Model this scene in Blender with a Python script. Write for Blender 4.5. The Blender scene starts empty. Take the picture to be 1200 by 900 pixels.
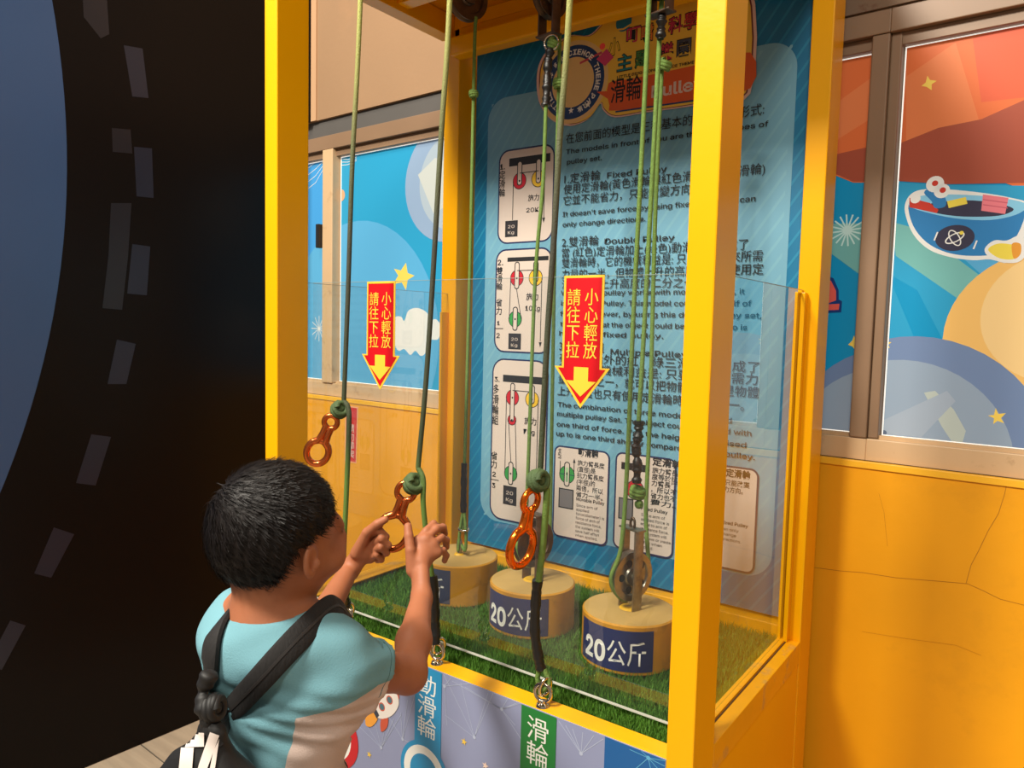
import bpy, bmesh, math, random
import numpy as np
from mathutils import Vector, Matrix

# ---------------------------------------------------------------- camera
H = 1.415                                    # eye height in metres
FPX = 866.97                                 # focal length on a 1200 px wide frame
cr = np.array([0.80753, 0.589346, 0.023789])         # camera right
cf = np.array([-0.586344, 0.806486, -0.076037])      # camera forward
def _orth(r, f):
    f = f / np.linalg.norm(f); r = r - f * (r @ f); r /= np.linalg.norm(r)
    return r, np.cross(r, f), f
cr, cu, cf = _orth(cr, cf)
scene = bpy.context.scene
col = scene.collection
cam_d = bpy.data.cameras.new('camera'); cam = bpy.data.objects.new('camera', cam_d); col.objects.link(cam)
cam_d.sensor_width = 36.0; cam_d.lens = FPX / 1200 * 36; cam_d.clip_start = 0.02
cam.matrix_world = Matrix(((cr[0], cu[0], -cf[0], 0), (cr[1], cu[1], -cf[1], 0), (cr[2], cu[2], -cf[2], H), (0, 0, 0, 1)))
scene.camera = cam

# ---------------------------------------------------------------- world, key lamp and added fill lights
world = bpy.data.worlds.new('world'); scene.world = world; world.use_nodes = True
bg = world.node_tree.nodes['Background']; bg.inputs[0].default_value = (1.0, 0.90, 0.78, 1); bg.inputs[1].default_value = 0.27
def area(name, loc, target, size, power, colr):
    l = bpy.data.lights.new(name, 'AREA'); l.size = size; l.energy = power; l.color = colr
    o = bpy.data.objects.new(name, l); col.objects.link(o); o.location = loc
    o.rotation_euler = (Vector(target) - Vector(loc)).to_track_quat('-Z', 'Y').to_euler()
    return o
area('key_ceiling_lamp', (-1.5, -1.45, 4.15), (-0.95, 1.2, 0.7), 0.6, 235, (1.0, 0.94, 0.82))
area('left_fill_light', (-1.75, 0.15, 4.15), (-1.9, 0.6, 0.0), 0.6, 45, (1.0, 0.92, 0.78))  # added fill light that brightens the floor and wall on the left
area('right_fill_light', (0.5, -1.7, 4.1), (-0.3, 1.7, 0.9), 0.7, 75, (1.0, 0.93, 0.80))  # added fill light behind the camera, brightens the booth and right wall
scene.view_settings.view_transform = 'Standard'; scene.view_settings.look = 'None'
scene.view_settings.exposure = 0.0; scene.view_settings.gamma = 1.0; scene.view_settings.use_curve_mapping = False
try:
    scene.cycles.use_denoising = True; scene.cycles.max_bounces = 8; scene.cycles.transparent_max_bounces = 16
    scene.cycles.caustics_reflective = False; scene.cycles.caustics_refractive = False
except Exception: pass

# ---------------------------------------------------------------- frames: booth axes = world, wall axes turned by B
B = math.radians(2.469)
def W2(x, y):                                # wall frame -> world (horizontal)
    return (math.cos(B) * x + math.sin(B) * y, -math.sin(B) * x + math.cos(B) * y)
def ww(x, y, z): a = W2(x, y); return (a[0], a[1], z)
WM = np.array([[math.cos(B), -math.sin(B), 0], [math.sin(B), math.cos(B), 0], [0, 0, 1]])   # world -> wall frame
def ray(px, py): return (px - 600) / FPX * cr - (py - 450) / FPX * cu + cf
def P(px, py, Y):                            # point of the vertical plane Y (booth frame)
    d = ray(px, py); t = Y / d[1]; return (d[0] * t, Y, d[2] * t + H)
def PZ(px, py, z):
    d = ray(px, py); t = (z - H) / d[2]; return (d[0] * t, d[1] * t, z)

# ---------------------------------------------------------------- materials
def s2l(c): return tuple(((v / 255) / 12.92 if v / 255 <= 0.04045 else ((v / 255 + 0.055) / 1.055) ** 2.4) for v in c)
MATS = {}
def mat(name, rgb, rough=0.5, metal=0.0, emit=0.0, spec=0.5, var=0.0, scale=8.0, bump=0.0, bscale=60.0, coat=0.0, stretch=None):
    if name in MATS: return MATS[name]
    m = bpy.data.materials.new(name); m.use_nodes = True; nt = m.node_tree; b = nt.nodes['Principled BSDF']
    c = s2l(rgb) + (1,)
    b.inputs['Base Color'].default_value = c; b.inputs['Roughness'].default_value = rough; b.inputs['Metallic'].default_value = metal
    b.inputs['Specular IOR Level'].default_value = spec; b.inputs['Coat Weight'].default_value = coat
    if emit:
        b.inputs['Emission Color'].default_value = c; b.inputs['Emission Strength'].default_value = emit
    tc = nt.nodes.new('ShaderNodeTexCoord'); vec = tc.outputs['Object']
    if stretch:
        mp = nt.nodes.new('ShaderNodeMapping'); mp.inputs['Scale'].default_value = stretch
        nt.links.new(vec, mp.inputs['Vector']); vec = mp.outputs['Vector']
    if var:
        n = nt.nodes.new('ShaderNodeTexNoise'); n.inputs['Scale'].default_value = scale; n.inputs['Detail'].default_value = 6
        nt.links.new(vec, n.inputs['Vector'])
        r = nt.nodes.new('ShaderNodeValToRGB'); r.color_ramp.elements[0].position = 0.3; r.color_ramp.elements[1].position = 0.7
        r.color_ramp.elements[0].color = tuple(v * (1 - var) for v in c[:3]) + (1,)
        r.color_ramp.elements[1].color = tuple(min(1, v * (1 + var * 0.6)) for v in c[:3]) + (1,)
        nt.links.new(n.outputs['Fac'], r.inputs['Fac']); nt.links.new(r.outputs['Color'], b.inputs['Base Color'])
        if emit: nt.links.new(r.outputs['Color'], b.inputs['Emission Color'])
    if bump:
        n2 = nt.nodes.new('ShaderNodeTexNoise'); n2.inputs['Scale'].default_value = bscale; n2.inputs['Detail'].default_value = 5
        nt.links.new(vec, n2.inputs['Vector'])
        bp = nt.nodes.new('ShaderNodeBump'); bp.inputs['Strength'].default_value = bump; bp.inputs['Distance'].default_value = 0.002
        nt.links.new(n2.outputs['Fac'], bp.inputs['Height']); nt.links.new(bp.outputs['Normal'], b.inputs['Normal'])
    MATS[name] = m; return m
def glass_mat(name, tint, refl=1.5, haze=0.0):
    m = bpy.data.materials.new(name); m.use_nodes = True; nt = m.node_tree; nt.nodes.clear()
    out = nt.nodes.new('ShaderNodeOutputMaterial'); t = nt.nodes.new('ShaderNodeBsdfTransparent'); g = nt.nodes.new('ShaderNodeBsdfGlossy')
    t.inputs[0].default_value = tint + (1,); g.inputs['Roughness'].default_value = 0.015; g.inputs['Color'].default_value = (1, 1, 1, 1)
    f = nt.nodes.new('ShaderNodeFresnel'); f.inputs['IOR'].default_value = refl
    mx = nt.nodes.new('ShaderNodeMixShader')
    ge = nt.nodes.new('ShaderNodeNewGeometry'); ml = nt.nodes.new('ShaderNodeMath'); ml.operation = 'MULTIPLY'   # one reflecting side per pane
    iv = nt.nodes.new('ShaderNodeMath'); iv.operation = 'SUBTRACT'; iv.inputs[0].default_value = 1.0; nt.links.new(ge.outputs['Backfacing'], iv.inputs[1])
    nt.links.new(f.outputs[0], ml.inputs[0]); nt.links.new(iv.outputs[0], ml.inputs[1]); nt.links.new(ml.outputs[0], mx.inputs[0])
    base = t.outputs[0]
    if haze:
        d = nt.nodes.new('ShaderNodeBsdfDiffuse'); d.inputs[0].default_value = (0.8, 0.8, 0.8, 1)
        m2 = nt.nodes.new('ShaderNodeMixShader'); m2.inputs[0].default_value = haze
        nt.links.new(t.outputs[0], m2.inputs[1]); nt.links.new(d.outputs[0], m2.inputs[2]); base = m2.outputs[0]
    nt.links.new(base, mx.inputs[1]); nt.links.new(g.outputs[0], mx.inputs[2]); nt.links.new(mx.outputs[0], out.inputs[0])
    return m

def grime(m, rgb, amount=0.5, scale=5.0, lo=0.55, hi=0.75):
    """adds worn or dirty patches of another colour to a material"""
    nt = m.node_tree; b = nt.nodes['Principled BSDF']
    tc = nt.nodes.new('ShaderNodeTexCoord'); n = nt.nodes.new('ShaderNodeTexNoise'); n.inputs['Scale'].default_value = scale; n.inputs['Detail'].default_value = 9
    n.inputs['Roughness'].default_value = 0.65
    nt.links.new(tc.outputs['Object'], n.inputs['Vector'])
    mr = nt.nodes.new('ShaderNodeMapRange'); mr.inputs[1].default_value = lo; mr.inputs[2].default_value = hi; mr.inputs[4].default_value = amount
    nt.links.new(n.outputs['Fac'], mr.inputs[0])
    mx = nt.nodes.new('ShaderNodeMix'); mx.data_type = 'RGBA'
    nt.links.new(mr.outputs[0], mx.inputs[0]); mx.inputs[7].default_value = s2l(rgb) + (1,)
    if b.inputs['Base Color'].is_linked:
        l = b.inputs['Base Color'].links[0]; nt.links.new(l.from_socket, mx.inputs[6])
    else: mx.inputs[6].default_value = b.inputs['Base Color'].default_value
    nt.links.new(mx.outputs[2], b.inputs['Base Color'])
    return m

YEL = mat('yellow_paint', (244, 172, 0), 0.30, var=0.05, scale=3, bump=0.08, bscale=90, spec=0.35)
YELW = grime(mat('yellow_wall_paint', (238, 162, 3), 0.5, var=0.10, scale=2.2, bump=0.35, bscale=35), (196, 132, 10), 0.5, 3.5)
YELR = grime(mat('worn_yellow_paint', (243, 170, 6), 0.45, var=0.08, scale=12, bump=0.2), (196, 150, 84), 0.8, 16, 0.55, 0.66)
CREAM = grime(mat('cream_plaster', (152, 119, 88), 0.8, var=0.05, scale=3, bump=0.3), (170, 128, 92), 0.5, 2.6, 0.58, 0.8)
FRAME = grime(mat('shaded_beige_frame', (136, 108, 84), 0.45, var=0.05, scale=6), (140, 105, 70), 0.6, 14, 0.62, 0.72)  # darker copy of the frame colour, shade of head and mullions painted in
GREYB = mat('grey_band', (84, 80, 77), 0.8, var=0.06)  # plain dark grey for the band below the upper wall
BLACK = mat('black_panel', (17, 13, 12), 0.3, var=0.1, scale=0.8, spec=0.12)
STEEL = grime(mat('galvanised_steel', (150, 140, 122), 0.38, metal=0.85, var=0.2, scale=30), (92, 70, 48), 0.7, 24, 0.5, 0.7)
DSTEEL = grime(mat('dark_worn_steel', (104, 84, 68), 0.42, metal=0.7, var=0.25, scale=30), (60, 42, 30), 0.8, 20, 0.5, 0.7)
CHROME = mat('polished_steel', (205, 195, 180), 0.16, metal=1.0)
GROPE = mat('green_rope', (106, 136, 60), 0.75, var=0.18, scale=120, bump=0.9, bscale=420)
DROPE = mat('dark_olive_rope', (66, 74, 46), 0.7, var=0.3, scale=60, bump=0.9, bscale=420)
TAPE = mat('black_tape', (22, 20, 19), 0.42, bump=0.8, bscale=55)
ORANGE = mat('orange_anodised_metal', (236, 112, 30), 0.17, metal=0.88, var=0.1, scale=40)
BRONZE = mat('worn_orange_metal', (206, 104, 52), 0.2, metal=0.88, var=0.1, scale=40)
INK = mat('black_ink', (22, 24, 28), 0.6)
NAVY = mat('navy_ink', (22, 38, 84), 0.5)
PAPER = mat('pale_print', (216, 200, 188), 0.5)

# ---------------------------------------------------------------- object helpers
def link(name, me, parent=None, m=None):
    o = bpy.data.objects.new(name, me); col.objects.link(o)
    if m is not None and me is not None:
        for q in (m if isinstance(m, (list, tuple)) else [m]): me.materials.append(q)
    if parent is not None:
        o.parent = parent; o.matrix_parent_inverse = Matrix.Translation(parent['_w']).inverted() if '_w' in parent else Matrix.Translation(parent.location).inverted()
    return o
def thing(name, label, cat, loc=(0, 0, 0), group=None):
    o = bpy.data.objects.new(name, None); col.objects.link(o); o.location = loc; o.empty_display_size = 0.05
    o['label'] = label; o['category'] = cat
    if group: o['group'] = group
    return o
def tag(o, label, cat, group=None):
    o['label'] = label; o['category'] = cat
    if group: o['group'] = group
    return o
def struct(o): o['kind'] = 'structure'; return o
def smooth(me, ang=None):
    me.polygons.foreach_set('use_smooth', [True] * len(me.polygons))
    if ang:
        try: me.set_sharp_from_angle(angle=math.radians(ang))
        except Exception: pass
def bmobj(name, bm, m, parent=None, sm=False, ang=35):
    me = bpy.data.meshes.new(name); bmesh.ops.recalc_face_normals(bm, faces=bm.faces); bm.to_mesh(me); bm.free()
    if sm: smooth(me, ang)
    return link(name, me, parent, m)
def add_box(bm, a, b, bevel=0.0, xf=None):
    x0, y0, z0 = a; x1, y1, z1 = b
    vs = [bm.verts.new(v) for v in ((x0, y0, z0), (x1, y0, z0), (x1, y1, z0), (x0, y1, z0), (x0, y0, z1), (x1, y0, z1), (x1, y1, z1), (x0, y1, z1))]
    fs = [bm.faces.new([vs[i] for i in q]) for q in ((0, 3, 2, 1), (4, 5, 6, 7), (0, 1, 5, 4), (1, 2, 6, 5), (2, 3, 7, 6), (3, 0, 4, 7))]
    if xf: 
        for v in vs: v.co = xf(*v.co)
    if bevel:
        es = list({e for f in fs for e in f.edges})
        bmesh.ops.bevel(bm, geom=es, offset=bevel, segments=2, affect='EDGES', profile=0.5)
def box(name, a, b, m, parent=None, bevel=0.0, xf=None):
    bm = bmesh.new(); add_box(bm, a, b, bevel, xf); return bmobj(name, bm, m, parent)
def wbox(name, a, b, m, parent=None, bevel=0.0): return box(name, a, b, m, parent, bevel, xf=ww)
def catmull(pts, n=8):
    pts = [np.array(p, float) for p in pts]; out = []
    Q = [2 * pts[0] - pts[1]] + pts + [2 * pts[-1] - pts[-2]]
    for i in range(1, len(Q) - 2):
        for k in range(n):
            t = k / n; a, b, c, d = Q[i - 1:i + 3]
            out.append(0.5 * ((2 * b) + (-a + c) * t + (2 * a - 5 * b + 4 * c - d) * t * t + (-a + 3 * b - 3 * c + d) * t ** 3))
    out.append(pts[-1]); return out
def add_tube(bm, pts, r, seg=10, closed=False, caps=True, rfun=None):
    pts = [np.array(p, float) for p in pts]; n = len(pts); rings = []
    up = None
    for i, p in enumerate(pts):
        if closed: t = pts[(i + 1) % n] - pts[i - 1]
        else: t = pts[min(i + 1, n - 1)] - pts[max(i - 1, 0)]
        t = t / (np.linalg.norm(t) + 1e-12)
        if up is None:
            up = np.cross(t, (0, 0, 1.0)); 
            if np.linalg.norm(up) < 0.1: up = np.cross(t, (1.0, 0, 0))
        up = up - t * (up @ t); up /= np.linalg.norm(up); v = np.cross(t, up)
        rr = rfun(i / max(1, n - 1)) if rfun else (r[i] if isinstance(r, (list, tuple)) else r)
        rings.append([bm.verts.new(p + rr * (math.cos(a) * up + math.sin(a) * v)) for a in [2 * math.pi * k / seg for k in range(seg)]])
    m = n if closed else n - 1
    for i in range(m):
        A, Bq = rings[i], rings[(i + 1) % n]
        for k in range(seg): bm.faces.new((A[k], A[(k + 1) % seg], Bq[(k + 1) % seg], Bq[k]))
    if caps and not closed:
        bm.faces.new(rings[0][::-1]); bm.faces.new(rings[-1])
def tube(name, pts, r, m, parent=None, seg=10, closed=False, rfun=None):
    bm = bmesh.new(); add_tube(bm, pts, r, seg, closed, True, rfun); return bmobj(name, bm, m, parent, sm=True, ang=60)
def lathe_bm(bm, prof, c, ax, seg=32):
    """profile [(r, h)] turned about axis ax through c"""
    c = np.array(c, float); ax = np.array(ax, float); ax /= np.linalg.norm(ax)
    u = np.cross(ax, (0.0, 0.0, 1.0)); 
    if np.linalg.norm(u) < 0.1: u = np.cross(ax, (1.0, 0, 0))
    u /= np.linalg.norm(u); v = np.cross(ax, u); rings = []
    for r, h in prof:
        rings.append([bm.verts.new(c + ax * h + r * (math.cos(a) * u + math.sin(a) * v)) for a in [2 * math.pi * k / seg for k in range(seg)]])
    for A, Bq in zip(rings, rings[1:]):
        for k in range(seg): bm.faces.new((A[k], A[(k + 1) % seg], Bq[(k + 1) % seg], Bq[k]))
    if prof[0][0] > 1e-5: bm.faces.new(rings[0][::-1])
    if prof[-1][0] > 1e-5: bm.faces.new(rings[-1])
def torus_pts(c, u, v, ru, rv, n=28):
    c = np.array(c, float); return [c + ru * math.cos(t) * u + rv * math.sin(t) * v for t in [2 * math.pi * k / n for k in range(n)]]
def unit(v): v = np.array(v, float); return v / np.linalg.norm(v)

# ---------------------------------------------------------------- flat print on a plane
class Plane:
    def __init__(s, frame, axis, val, sign):   # frame 0 booth, 1 wall; axis 0/1; outward normal sign along the axis
        s.frame, s.axis, s.val, s.sign = frame, axis, val, sign; s.layer = 0
    def px(s, x, y):
        d = ray(x, y); d = WM @ d if s.frame else d
        t = s.val / d[s.axis]; q = d * t; return (q[1 - s.axis], q[2] + H)
    def w(s, u, v, off=0.0):
        n = s.val + s.sign * off
        q = (u, n, v) if s.axis == 1 else (n, u, v)
        return ww(*q) if s.frame else q
    def nxt(s): s.layer += 1; return 0.0003 + s.layer * 0.00003
    def flat(s, name, polys, m, parent, off=None):
        """polys: lists of (u, v); each a thin flat face"""
        off = s.nxt() if off is None else off
        bm = bmesh.new()
        for pl in polys:
            try: bm.faces.new([bm.verts.new(s.w(u, v, off)) for u, v in pl])
            except Exception: pass
        o = bmobj(name, bm, m, parent); return o
    def P(s, pts): return [s.px(*q) for q in pts]
def rrect(u0, v0, u1, v1, r, n=6):
    out = []
    for cx, cy, a0 in ((u1 - r, v1 - r, 0), (u0 + r, v1 - r, 90), (u0 + r, v0 + r, 180), (u1 - r, v0 + r, 270)):
        for k in range(n + 1):
            a = math.radians(a0 + 90 * k / n); out.append((cx + r * math.cos(a), cy + r * math.sin(a)))
    return out
def circ(u, v, r, n=32, ry=None): return [(u + r * math.cos(2 * math.pi * k / n), v + (ry or r) * math.sin(2 * math.pi * k / n)) for k in range(n)]
def stroke(pts, w, closed=False):
    pts = [np.array(p, float) for p in pts]; L = []; R = []; n = len(pts)
    for i in range(n):
        a = pts[i - 1] if (i > 0 or closed) else pts[i]; b = pts[(i + 1) % n] if (i < n - 1 or closed) else pts[i]
        t = b - a; t = t / (np.linalg.norm(t) + 1e-12); nn = np.array([-t[1], t[0]]) * w / 2
        L.append(tuple(pts[i] + nn)); R.append(tuple(pts[i] - nn))
    m = n if closed else n - 1
    return [[L[i], L[(i + 1) % n], R[(i + 1) % n], R[i]] for i in range(m)]
def star(u, v, r, rot=90, k=0.42, n=5):
    return [(u + (r if i % 2 == 0 else r * k) * math.cos(math.radians(rot + 180 / n * i)), v + (r if i % 2 == 0 else r * k) * math.sin(math.radians(rot + 180 / n * i))) for i in range(2 * n)]
def smoothpoly(pts, n=6):
    pts = [np.array(p, float) for p in pts]; N = len(pts); out = []
    for i in range(N):
        a, b, c, d = pts[i - 1], pts[i], pts[(i + 1) % N], pts[(i + 2) % N]
        for k in range(n):
            t = k / n; out.append(tuple(0.5 * ((2 * b) + (-a + c) * t + (2 * a - 5 * b + 4 * c - d) * t * t + (-a + 3 * b - 3 * c + d) * t ** 3)))
    return out
def clip_rect(poly, u0, v0, u1, v1):
    def cl(pl, f, inter):
        out = []
        for i in range(len(pl)):
            a, b = pl[i - 1], pl[i]
            if f(b):
                if not f(a): out.append(inter(a, b))
                out.append(b)
            elif f(a): out.append(inter(a, b))
        return out
    def ix(c): return lambda a, b: (c, a[1] + (b[1] - a[1]) * (c - a[0]) / (b[0] - a[0]))
    def iy(c): return lambda a, b: (a[0] + (b[0] - a[0]) * (c - a[1]) / (b[1] - a[1]), c)
    for f, i in ((lambda q: q[0] >= u0, ix(u0)), (lambda q: q[0] <= u1, ix(u1)), (lambda q: q[1] >= v0, iy(v0)), (lambda q: q[1] <= v1, iy(v1))):
        poly = cl(poly, f, i)
        if len(poly) < 3: return []
    return poly

FONT = None
try:                                           # the sans face that ships with Blender
    import os
    FONT = bpy.data.fonts.load(os.path.join(bpy.utils.system_resource('DATAFILES'), 'fonts', 'Inter.woff2'))
except Exception: FONT = None
# text: queued, converted in one go
TQ = []
def text(plane, s, u, v, h, m, parent, width=None, name='lettering', bold=0.0, ang=0.0, vertical=False, italic=0.0, off=None, curve=None):
    """lower-left corner (u, v), cap height h; width forces the length"""
    TQ.append(dict(plane=plane, s=s, u=u, v=v, h=h, m=m, parent=parent, width=width, name=name, bold=bold, ang=ang, vertical=vertical, italic=italic, off=0.0003 + (plane.layer + 0.5) * 0.00003 if (off is None and hasattr(plane, 'nxt')) else off))
def textpx(plane, s, x0, y0, x1, y1, hpx, m, parent, **k):
    a = plane.px(x0, y0); b = plane.px(x1, y1); c = plane.px(x0, y0 - hpx)
    text(plane, s, a[0], a[1], c[1] - a[1], m, parent, width=b[0] - a[0], **k)
def flush_text():
    items = []
    for q in TQ:
        cu_ = bpy.data.curves.new('txt', 'FONT'); cu_.body = '\n'.join(q['s']) if q['vertical'] else q['s']
        cu_.size = 1.0; cu_.offset = q['bold']; cu_.resolution_u = 2
        if FONT and not any(ord(c) > 0x2E80 for c in q['s']): cu_.font = FONT
        cu_.space_line = 0.98
        if q['vertical']: cu_.align_x = 'CENTER'
        o = bpy.data.objects.new('txt', cu_); col.objects.link(o); items.append((q, o, cu_))
    bpy.context.view_layer.update(); dg = bpy.context.evaluated_depsgraph_get()
    done = []
    for q, o, cu_ in items:
        me = bpy.data.meshes.new_from_object(o.evaluated_get(dg)); n = len(me.vertices)
        co = np.zeros(n * 3, np.float32); me.vertices.foreach_get('co', co); co = co.reshape(-1, 3)
        if n == 0: done.append((q, None)); continue
        lo, hi = co.min(0), co.max(0)
        base_h = (hi[1] - lo[1]) if q['vertical'] else (0.86 if any(ord(c) > 0x2E80 for c in q['s']) else 0.73)
        low = lo[1] if q['vertical'] else (-0.08 if base_h == 0.86 else 0.0)
        x = (co[:, 0] - lo[0]); y = (co[:, 1] - low) / base_h * q['h']
        w = hi[0] - lo[0]; x = x * (q['width'] / w if q['width'] else q['h'] / base_h)
        x = x + y * q['italic']
        a = math.radians(q['ang']); X = q['u'] + x * math.cos(a) - y * math.sin(a); Yv = q['v'] + x * math.sin(a) + y * math.cos(a)
        pl = q['plane']; new = np.array([pl.w(float(i), float(j), q['off']) for i, j in zip(X, Yv)], np.float32)
        me.vertices.foreach_set('co', new.ravel()); me.materials.clear(); me.update()
        done.append((q, me))
    for q, o, cu_ in items: bpy.data.objects.remove(o); bpy.data.curves.remove(cu_)
    for q, me in done:
        if me is not None: me.name = q['name']; link(q['name'], me, q['parent'], q['m'])
    TQ.clear()
# ================================================================ SETTING
YW = 1.77                                     # back wall, wall frame
XL = -2.415                                   # left black wall, wall frame
XW = -2.66                                    # left end of the back wall, behind the black wall
YE = 1.60                                     # far end of the black wall
fl = mat('grey_vinyl_plank', (168, 152, 132), 0.45, var=0.16, scale=4, stretch=(1, 9, 1), bump=0.2)
floor = struct(wbox('floor', (XW - 0.02, -3.2, -0.05), (3.2, YW + 0.2, 0.0), mat('floor_joint', (80, 72, 62), 0.8)))
bm = None
k = 0
plank_me = None
rng = random.Random(5)
for i in range(28):
    for j in range(5):
        x0 = XL - 0.197 + i * 0.2; y0 = -1.6 + j * 1.0 - (i % 3) * 0.3
        if y0 > YW - .1: continue
        wbox('plank', (x0, y0, 0.0005), (x0 + 0.197, min(y0 + 0.995, YW - .01), 0.003), fl, floor)
wb = struct(wbox('wall_back', (XW, YW, 0.0), (3.2, YW + 0.18, 1.128), YELW))
wbox('wall_ledge', (XW, YW - 0.004, 1.121), (3.2, YW + 0.06, 1.136), mat('ledge_yellow', (247, 184, 40), 0.45, var=0.06), wb, 0.001)
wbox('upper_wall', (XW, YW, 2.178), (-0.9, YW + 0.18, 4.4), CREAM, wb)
wbox('upper_wall', (-0.9, YW, 2.118), (3.2, YW + 0.18, 4.4), grime(mat('shaded_cream_plaster', (118, 96, 78), 0.85, var=0.05, scale=3, bump=0.3), (92, 56, 40), 0.7, 5, 0.62, 0.66), wb)  # same cream wall further right, its shade put into a darker colour
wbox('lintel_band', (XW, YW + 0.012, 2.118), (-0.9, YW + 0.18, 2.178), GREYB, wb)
wbox('dark_corner_strip', (XL - 0.1, YW - 0.03, 2.178), (XL + 0.003, YW, 4.4), BLACK, wb)
wbox('corner_bead', (XL + 0.004, YW - 0.006, 2.178), (XL + 0.035, YW, 4.4), mat('corner_bead_paint', (188, 148, 112), 0.7), wb)
struct(wbox('ceiling', (XW - 0.02, -3.2, 4.4), (3.2, YW + 0.2, 4.46), mat('ceiling_paint', (120, 108, 92), 0.9)))
wl = struct(wbox('wall_left', (XL - 0.08, -3.2, 0.0), (XL, YE, 4.4), BLACK))
LP = Plane(1, 0, XL, 1)
disc = clip_rect(circ(0.911 - 2.7, H + 0.50, 2.7, 240), -3.1, 0.02, 1.58, 4.38)
LP.flat('blue_disc', [disc], mat('dark_blue_gloss', (46, 66, 98), 0.3, var=0.14, scale=1.2, emit=0.04), wl)
DASH = mat('slate_dash', (26, 29, 42), 0.3)
for q in ([(145, 53), (167, 57), (174, 115), (155, 113)], [(157, 172), (178, 174), (180, 232), (160, 230)], [(155, 286), (176, 289), (172, 346), (149, 344)],
          [(137, 398), (159, 403), (148, 450), (126, 450)], [(107, 509), (130, 512), (112, 569), (89, 566)], [(63, 618), (87, 626), (60, 677), (40, 672)], [(12, 727), (30, 733), (2, 785), (-16, 780)]):
    LP.flat('dash', [LP.P(q)], DASH, wl)
GH = mat('dash_reflection', (24, 23, 29), 0.3)  # faint second reflection of the dashes, painted on as flat patches
for q in ([(131, 150), (153, 152), (155, 180), (132, 178)], [(130, 238), (154, 238), (150, 300), (143, 363), (120, 361), (127, 300)], [(96, -20), (124, -20), (128, 40), (118, 45), (98, 20)]):
    LP.flat('dash_reflection', [LP.P(q)], GH, wl)
# no lamp bodies in the ceiling; the area lights alone give the light

# ---------------------------------------------------------------- windows
SILL = grime(mat('lit_cream_frame', (206, 172, 132), 0.5, var=0.05, scale=6), (150, 112, 74), 0.6, 14, 0.6, 0.72)  # lighter copy of the frame colour, painted as lit
PANE_Y = YW + 0.04
ZB, ZT = 1.196, 2.036
WP = Plane(1, 1, PANE_Y, -1)
EM = 0.27
def wm(n, rgb, e=EM, **k): return mat('film_' + n, tuple(v * 0.87 for v in rgb), 0.35, emit=e, spec=0.25, **k)
def window(name, x0, x1, panes, members):
    w = struct(wbox(name, (x0, YW + 0.012, 1.136), (x1, YW + 0.12, 1.186), SILL, None, 0.002))     # sill
    wbox('frame_sill_lip', (x0, YW + 0.026, 1.186), (x1, YW + 0.05, 1.194), SILL, w)
    wbox('frame_sill_gap', (x0, YW + 0.0105, 1.1345), (x1, YW + 0.03, 1.1375), mat('frame_gap', (70, 48, 30), 0.8), w)
    wbox('frame_head', (x0, YW + 0.006, 2.066), (x1, YW + 0.12, 2.1175), FRAME, w, 0.002)
    wbox('frame_head_lip', (x0, YW + 0.022, 2.04), (x1, YW + 0.1, 2.0655), FRAME, w, 0.001)
    for (a, b, yy) in members: wbox('mullion', (a, yy, 1.187), (b, YW + 0.06, 2.0655), SILL if a == -2.352 else FRAME, w, 0.003)  # left sash takes the lit frame tone
    return w
w1 = window('window_1', XW, -0.40, None, [(XW, -2.60, YW + 0.02), (-2.352, -2.292, YW + 0.004), (-1.36, -1.30, YW + 0.004), (-0.436, -0.400, YW + 0.008)])
w2 = window('window_2', -0.40, 3.2, None, [(-0.400, -0.378, YW + 0.018), (0.62, 0.68, YW + 0.004), (1.7, 1.76, YW + 0.004)])
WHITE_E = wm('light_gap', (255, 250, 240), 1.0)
SKY = wm('sky', (48, 160, 205)); SKY2 = wm('sky_light', (92, 175, 220)); DEEP = wm('deep_sky', (22, 150, 200))
ORG = wm('orange', (226, 112, 60)); ORG2 = wm('orange_light', (230, 128, 76)); BRN = wm('brown_red', (168, 80, 58))
RED = wm('red', (205, 62, 48)); TEAL = wm('teal', (120, 185, 180)); PLAN = wm('planet', (246, 195, 112)); PLAN2 = wm('planet_light', (250, 212, 146))
GRY = wm('grey_planet', (152, 170, 190)); GRY2 = wm('grey_planet_dark', (118, 140, 178)); GRY3 = wm('grey_planet_light', (188, 198, 190)); WHT = wm('white', (240, 238, 232))
STAR = wm('star', (250, 214, 96)); PALEB = wm('pale_blue', (140, 205, 235)); NVY = wm('navy', (30, 60, 120)); PINK = wm('pink', (238, 130, 140)); YLW = wm('yellow', (244, 220, 84)); BOWL = wm('bowl_blue', (52, 130, 190))
GLOBE = wm('globe', (150, 175, 205)); GLOBE2 = wm('globe_light', (205, 210, 205)); CHAR = wm('charcoal', (60, 58, 78))
panes = []
def pane(w, x0, x1, base):
    g = wbox('window_pane', (x0 + 0.003, PANE_Y, ZB), (x1 - 0.003, PANE_Y + 0.006, ZT), base, w)
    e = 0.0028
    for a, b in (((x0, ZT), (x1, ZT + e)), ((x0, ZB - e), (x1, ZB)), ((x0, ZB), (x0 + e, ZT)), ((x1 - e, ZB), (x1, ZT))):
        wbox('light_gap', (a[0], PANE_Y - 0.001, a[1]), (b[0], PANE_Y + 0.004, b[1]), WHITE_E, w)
    return (g, x0 + 0.003, ZB, x1 - 0.003, ZT)
pA = pane(w1, -2.60, -2.352, wm('blue_left', (70, 160, 225))); pB = pane(w1, -2.286, -1.36, SKY)
pC = pane(w1, -1.30, -0.436, DEEP)
pD = pane(w2, -0.375, 0.62, DEEP); pE = pane(w2, 0.68, 1.70, SKY); pF = pane(w2, 1.76, 3.15, SKY)
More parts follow.
